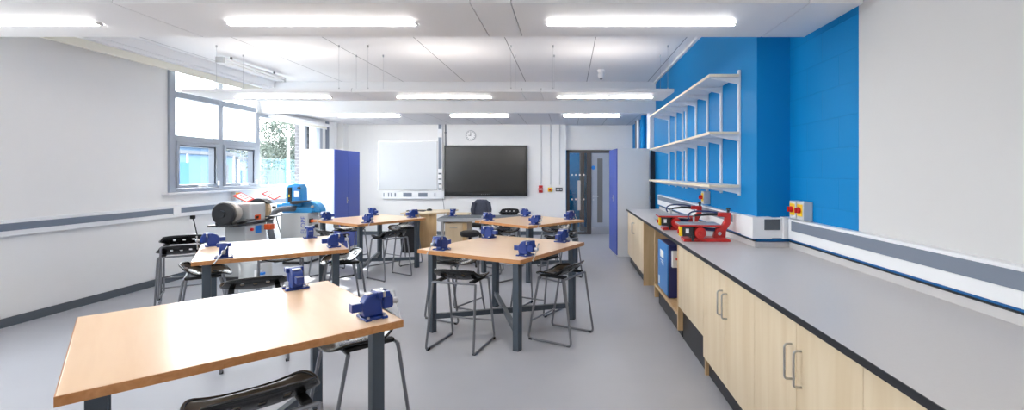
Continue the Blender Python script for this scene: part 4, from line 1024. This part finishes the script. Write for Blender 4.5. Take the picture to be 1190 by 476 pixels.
def linisher():
    bx, by = -4.86, 8.02
    t = thing('belt_linisher', 'sky blue belt linisher on a grey cabinet with blue lettering', 'machine', (bx, by, 0))
    W, D, Hh = 0.46, 0.46, 0.86
    q = MB(); q.box((0, 0, 0.04), (W, D, Hh)); cab = q.build('cabinet', M['machine_grey'], t, bevel=0.012)
    q = MB(); q.box((0.02, 0.02, 0), (W-0.02, D-0.02, 0.04)); q.build('plinth', M['cast'], t)
    mw = Matrix.Translation((W-0.075, -0.0015, 0.66)) @ Matrix.Rotation(R(90), 4, 'X') @ Matrix.Rotation(R(90), 4, 'Z')
    text('lettering', 'ELOPE', 0.105, M['cab_b'], mw, cab)
    # blue casting: base, upright belt head, rounded disc guard
    q = MB(); q.prism([(-0.02, Hh), (0.50, Hh), (0.50, Hh+0.05), (0.46, Hh+0.09), (0.20, Hh+0.10), (0.12, Hh+0.18), (-0.02, Hh+0.18)], 'y', 0.06, 0.36); q.build('casting', M['machine_blue'], t, bevel=0.02, seg=3)
    q = MB(); q.prism([(0.02, Hh+0.10), (0.30, Hh+0.10), (0.29, Hh+0.42), (0.25, Hh+0.485), (0.17, Hh+0.50), (0.08, Hh+0.485), (0.03, Hh+0.43)], 'y', 0.10, 0.30); hd = q.build('belt_head', M['machine_blue'], t, bevel=0.02, seg=3)
    q = MB(); q.box((0.07, 0.088, Hh+0.16), (0.13, 0.10, Hh+0.43)); q.build('belt', M['rubber'], hd)
    q = MB(); q.box((0.085, 0.082, Hh+0.27), (0.105, 0.088, Hh+0.31)); q.build('belt_tag', M['yellow'], hd)
    q = MB(); q.box((0.16, 0.085, Hh+0.20), (0.28, 0.10, Hh+0.45)); pl = q.build('front_plate', M['caseblue'], hd, bevel=0.004)
    q = MB(); q.box((0.18, 0.083, Hh+0.27), (0.26, 0.085, Hh+0.37)); q.build('label_plate', M['paper'], pl)
    q = MB(); q.lathe([(0.025, 0.06), (0.025, 0.085)], 16, 'y', (0.27, 0, Hh+0.42)); q.build('adjuster', M['cast'], hd)
    q = MB(); q.prism([(0.16, Hh+0.165), (0.22, Hh+0.15), (0.46, Hh+0.20), (0.46, Hh+0.215), (0.20, Hh+0.205)], 'y', -0.03, 0.12); q.build('work_rest', M['cast'], t, bevel=0.004)
    pr = [(0.40+0.20*cos(a), Hh+0.19*sin(a)) for a in [pi*i/18 for i in range(19)]]
    q = MB(); q.prism(pr, 'y', 0.14, 0.34); dg = q.build('disc_guard', M['machine_blue'], t, bevel=0.015)
    q = MB(); q.lathe([(0.024, 0.115), (0.024, 0.14)], 16, 'y', (0.47, 0, Hh+0.10)); q.build('guard_knob', M['steel'], dg)
    q = MB(); q.box((-0.13, 0.10, Hh+0.02), (-0.02, 0.30, Hh+0.15)); q.build('dust_outlet', M['machine_blue'], t, bevel=0.015)
    # ribbed flexible hose
    pts = [Vector(p) for p in [(0.20, 0.10, 0.93), (0.15, -0.05, 0.94), (0.05, -0.12, 0.93), (-0.03, -0.16, 0.87), (-0.062, -0.18, 0.77), (-0.058, -0.18, 0.60), (-0.03, -0.16, 0.42), (0.0, -0.14, 0.22), (0.02, -0.13, 0.055)]]
    P = []
    for i in range(len(pts)-1):
        p0, p1, p2, p3 = pts[max(i-1, 0)], pts[i], pts[i+1], pts[min(i+2, len(pts)-1)]
        for k in range(8):
            u = k/8; P.append(0.5*((2*p1)+(p2-p0)*u+(2*p0-5*p1+4*p2-p3)*u*u+(3*p1-p0-3*p2+p3)*u**3))
    P.append(pts[-1])
    q = MB(); q.tube(P, [0.050 if i % 2 else 0.043 for i in range(len(P))], 14); q.build('hose', M['hose'], t, ang=80)
    # side: orange lever, knob
    q = MB(); q.box((W, 0.06, 0.70), (W+0.10, 0.12, 0.745)); q.build('lever', M['orange'], t, bevel=0.006)
    q = MB(); q.box((W-0.02, 0.04, 0.69), (W+0.012, 0.15, 0.76)); q.build('lever_bracket', M['cast'], t)
    q = MB(); q.lathe([(0.03, W), (0.035, W+0.03), (0.015, W+0.04)], 12, 'x', (0, 0.24, 0.62)); q.build('side_knob', M['cast'], t)
    q = MB(); q.cyl((W, 0.3, 0.82), (W+0.02, 0.3, 0.82), 0.014); q.build('side_bolt', M['cast'], t)
linisher()
t = thing('extraction_unit', 'pale grey dust extraction drum on the floor beyond the window-side table', 'machine', (-3.98, 6.05, 0))
MB().lathe([(0.17, 0.0), (0.18, 0.02), (0.18, 0.40), (0.165, 0.42), (0.06, 0.43)], 28).build('drum', M['machine_grey'], t)
MB().box((0.10, -0.185, 0.22), (0.16, -0.11, 0.34)).build('control_panel', M['white'], t, bevel=0.004)
MB().box((0.155, -0.175, 0.28), (0.20, -0.12, 0.31)).build('switch', M['bluesign'], t, bevel=0.003)

# ================================================================== OUTSIDE
def outside():
    struct(box('ground', (-70, -20, -0.6), (XL-0.28, 70, -0.25), M['grass']))
    struct(box('trim_brick_pier', (-5.875, 10.20, -0.2), (-5.735, 10.52, 3.2), M['brick']))
    X = -15.5
    def cabin(y0, y1, h, label, doors, m, roof=True):
        t = thing('site_cabin', label, 'cabin', (X, y0, -0.25), 0, 'cabins in the yard')
        L = y1-y0
        q = MB(); q.box((-2.6, 0, 0.1), (0, L, h)); q.build('body', m, t)
        q = MB(); q.box((-2.7, -0.1, h), (0.1, L+0.1, h+0.14)); q.build('roof', M['roofgrey'], t)
        q = MB()
        n = int(L/1.2)
        for i in range(n+1): q.box((0, i*L/n-0.03, 0.1), (0.03, i*L/n+0.03, h))
        q.build('ribs', M['white'], t)
        q = MB(); q.box((-2.4, 0.2, 0), (-0.1, L-0.2, 0.1)); q.build('skid', M['cast'], t)
        for a, b, z0, z1, mm, nm in doors:
            q = MB(); q.box((0, a, z0), (0.05, b, z1)); d = q.build(nm, M[mm], t)
            q = MB(); q.box((0.05, a+0.06, (z0+z1)/2), (0.09, a+0.10, (z0+z1)/2+0.15)); q.build('handle' if nm == 'door' else 'catch', M['greyp'], d)
        return t
    cabin(16.6, 22.0, 2.55, 'pale blue site cabin with bright blue door seen through the first window', [(1.75, 2.75, 0.2, 2.2, 'cabinblue', 'door'), (4.0, 5.0, 0.6, 2.15, 'roofgrey', 'window_panel')], M['cabinpale'])
    cabin(22.3, 28.5, 2.40, 'pale white site cabin with grey door seen through the second window', [(2.05, 3.05, 0.2, 2.1, 'roofgrey', 'door'), (0.2, 0.9, 1.0, 1.9, 'cabinblue', 'window_panel')], M['cabinpale'])
    # low building behind
    t = thing('flat_roof_building', 'long low building with grey flat roof behind the site cabins', 'building', (-24, 18, -0.25))
    MB().box((-3, 0, 0), (0, 24, 3.4)).build('wall', M['cabinpale'], t); MB().box((-3.2, -0.2, 3.4), (0.3, 24.2, 3.75)).build('roof', M['roofgrey'], t)
    # tree
    def tree(x, y, s, label, seed):
        rnd = random.Random(seed)
        t = thing('tree', label, 'tree', (x, y, -0.25), 0, 'trees beyond the fence')
        q = MB(); q.tube([(0, 0, 0), (0.05, 0, 1.2*s), (0, 0.1, 2.2*s), (0.1, 0, 3.6*s)], [0.16*s, 0.13*s, 0.10*s, 0.03*s], 10)
        for k in range(9):
            a = rnd.uniform(0, 2*pi); z = rnd.uniform(1.5, 3.0)*s; l = rnd.uniform(0.8, 1.5)*s
            q.tube([(0, 0.05, z), (l*0.5*cos(a), l*0.5*sin(a), z+0.4*s), (l*cos(a), l*sin(a), z+0.8*s)], [0.05*s, 0.03*s, 0.01*s], 6)
        q.build('trunk', M['bark'], t)
        q = MB()
        cl = [(rnd.gauss(0, 0.75)*s, rnd.gauss(0, 0.75)*s, (2.5+rnd.gauss(0, 0.55))*s) for _ in range(60)]
        for i in range(6500):
            c = cl[rnd.randrange(len(cl))]; p = Vector((c[0]+rnd.gauss(0, 0.22)*s, c[1]+rnd.gauss(0, 0.22)*s, c[2]+rnd.gauss(0, 0.2)*s))
            ax = Vector((rnd.gauss(0, 1), rnd.gauss(0, 1), rnd.gauss(0, 1))).normalized(); bx = ax.orthogonal().normalized()*0.028*s; ax = ax*0.055*s
            q.add([p-ax, p+bx, p+ax, p-bx], [(0, 1, 2, 3)])
        q.build('foliage', M['leaf'], t, smooth=False)
    tree(-13.0, 22.9, 1.25, 'green leafy tree seen through the big single pane', 3)
    tree(-21.5, 34.0, 1.2, 'smaller green tree farther behind the cabins', 9)
    # mesh fence
    t = thing('mesh_fence', 'teal welded mesh fence beyond the big single pane', 'fence', (-11.0, 16.9, -0.25), R(90))
    for k in range(4):
        MB().box((k*1.6-0.03, -0.03, 0), (k*1.6+0.03, 0.03, 2.35)).build('post', M['fence'], t)
    for k in range(3):
        q = MB()
        for i in range(1, 20): q.box((k*1.6+0.08*i-0.004, -0.004, 0.05), (k*1.6+0.08*i+0.004, 0.004, 2.3))
        for i in range(12): q.box((k*1.6+0.03, -0.006, 0.08+0.2*i), (k*1.6+1.57, 0.006, 0.095+0.2*i))
        q.build('mesh_panel', M['fence'], t, smooth=False)
    Y = 16.0
    t = thing('lamp_post', 'slim white lamp post standing beyond the big window', 'post', (PX(335, Y), Y, -0.25))
    MB().cyl((0, 0, 0.1), (0, 0, 3.0), 0.05, 0.04).build('pole', M['white'], t); MB().cyl((0, 0, 0), (0, 0, 0.1), 0.11).build('foot', M['greyp'], t)
    MB().lathe([(0.05, 3.0), (0.09, 3.05), (0.09, 3.12), (0.02, 3.16)], 16).build('lamp_head', M['white'], t)
outside()

# ================================================================== LIGHT
def lights():
    w = bpy.data.worlds.new('world'); SC.world = w; w.use_nodes = True
    nt = w.node_tree; bg = nt.nodes['Background']
    bg.inputs['Color'].default_value = (0.96, 0.985, 1.0, 1); bg.inputs['Strength'].default_value = 6.5
    # daylight portals in the window openings guide sampling of the sky
    for (y0, y1, z0, z1) in ((1.7, 4.4, 1.27, 3.1), (6.75, 8.6, 1.27, 3.1), (8.6, 10.8, 1.27, 2.62)):
        ld = bpy.data.lights.new('window_portal', 'AREA'); ld.shape = 'RECTANGLE'; ld.size = y1-y0; ld.size_y = z1-z0
        lo = bpy.data.objects.new('window_portal', ld); COL.objects.link(lo)
        lo.location = (XL-0.2, (y0+y1)/2, (z0+z1)/2); lo.rotation_euler = (R(90), 0, R(-90))
        ld.cycles.is_portal = True
    sd = bpy.data.lights.new('sun', 'SUN'); sd.energy = 7.0; sd.angle = R(1.0); sd.color = (1, 0.96, 0.9)
    so = bpy.data.objects.new('sun', sd); COL.objects.link(so)
    d = Vector((1.0, -0.75, -0.95)); so.rotation_euler = d.to_track_quat('-Z', 'Y').to_euler(); so.location = (-12, 14, 9)
lights()
vs = SC.view_settings
vs.view_transform = 'Standard'; vs.look = 'None'; vs.gamma = 1; vs.exposure = 1.33; vs.use_curve_mapping = False
SC.cycles.use_denoising = True; SC.cycles.max_bounces = 10; SC.cycles.diffuse_bounces = 6; SC.cycles.transparent_max_bounces = 12
SC.cycles.sample_clamp_indirect = 8
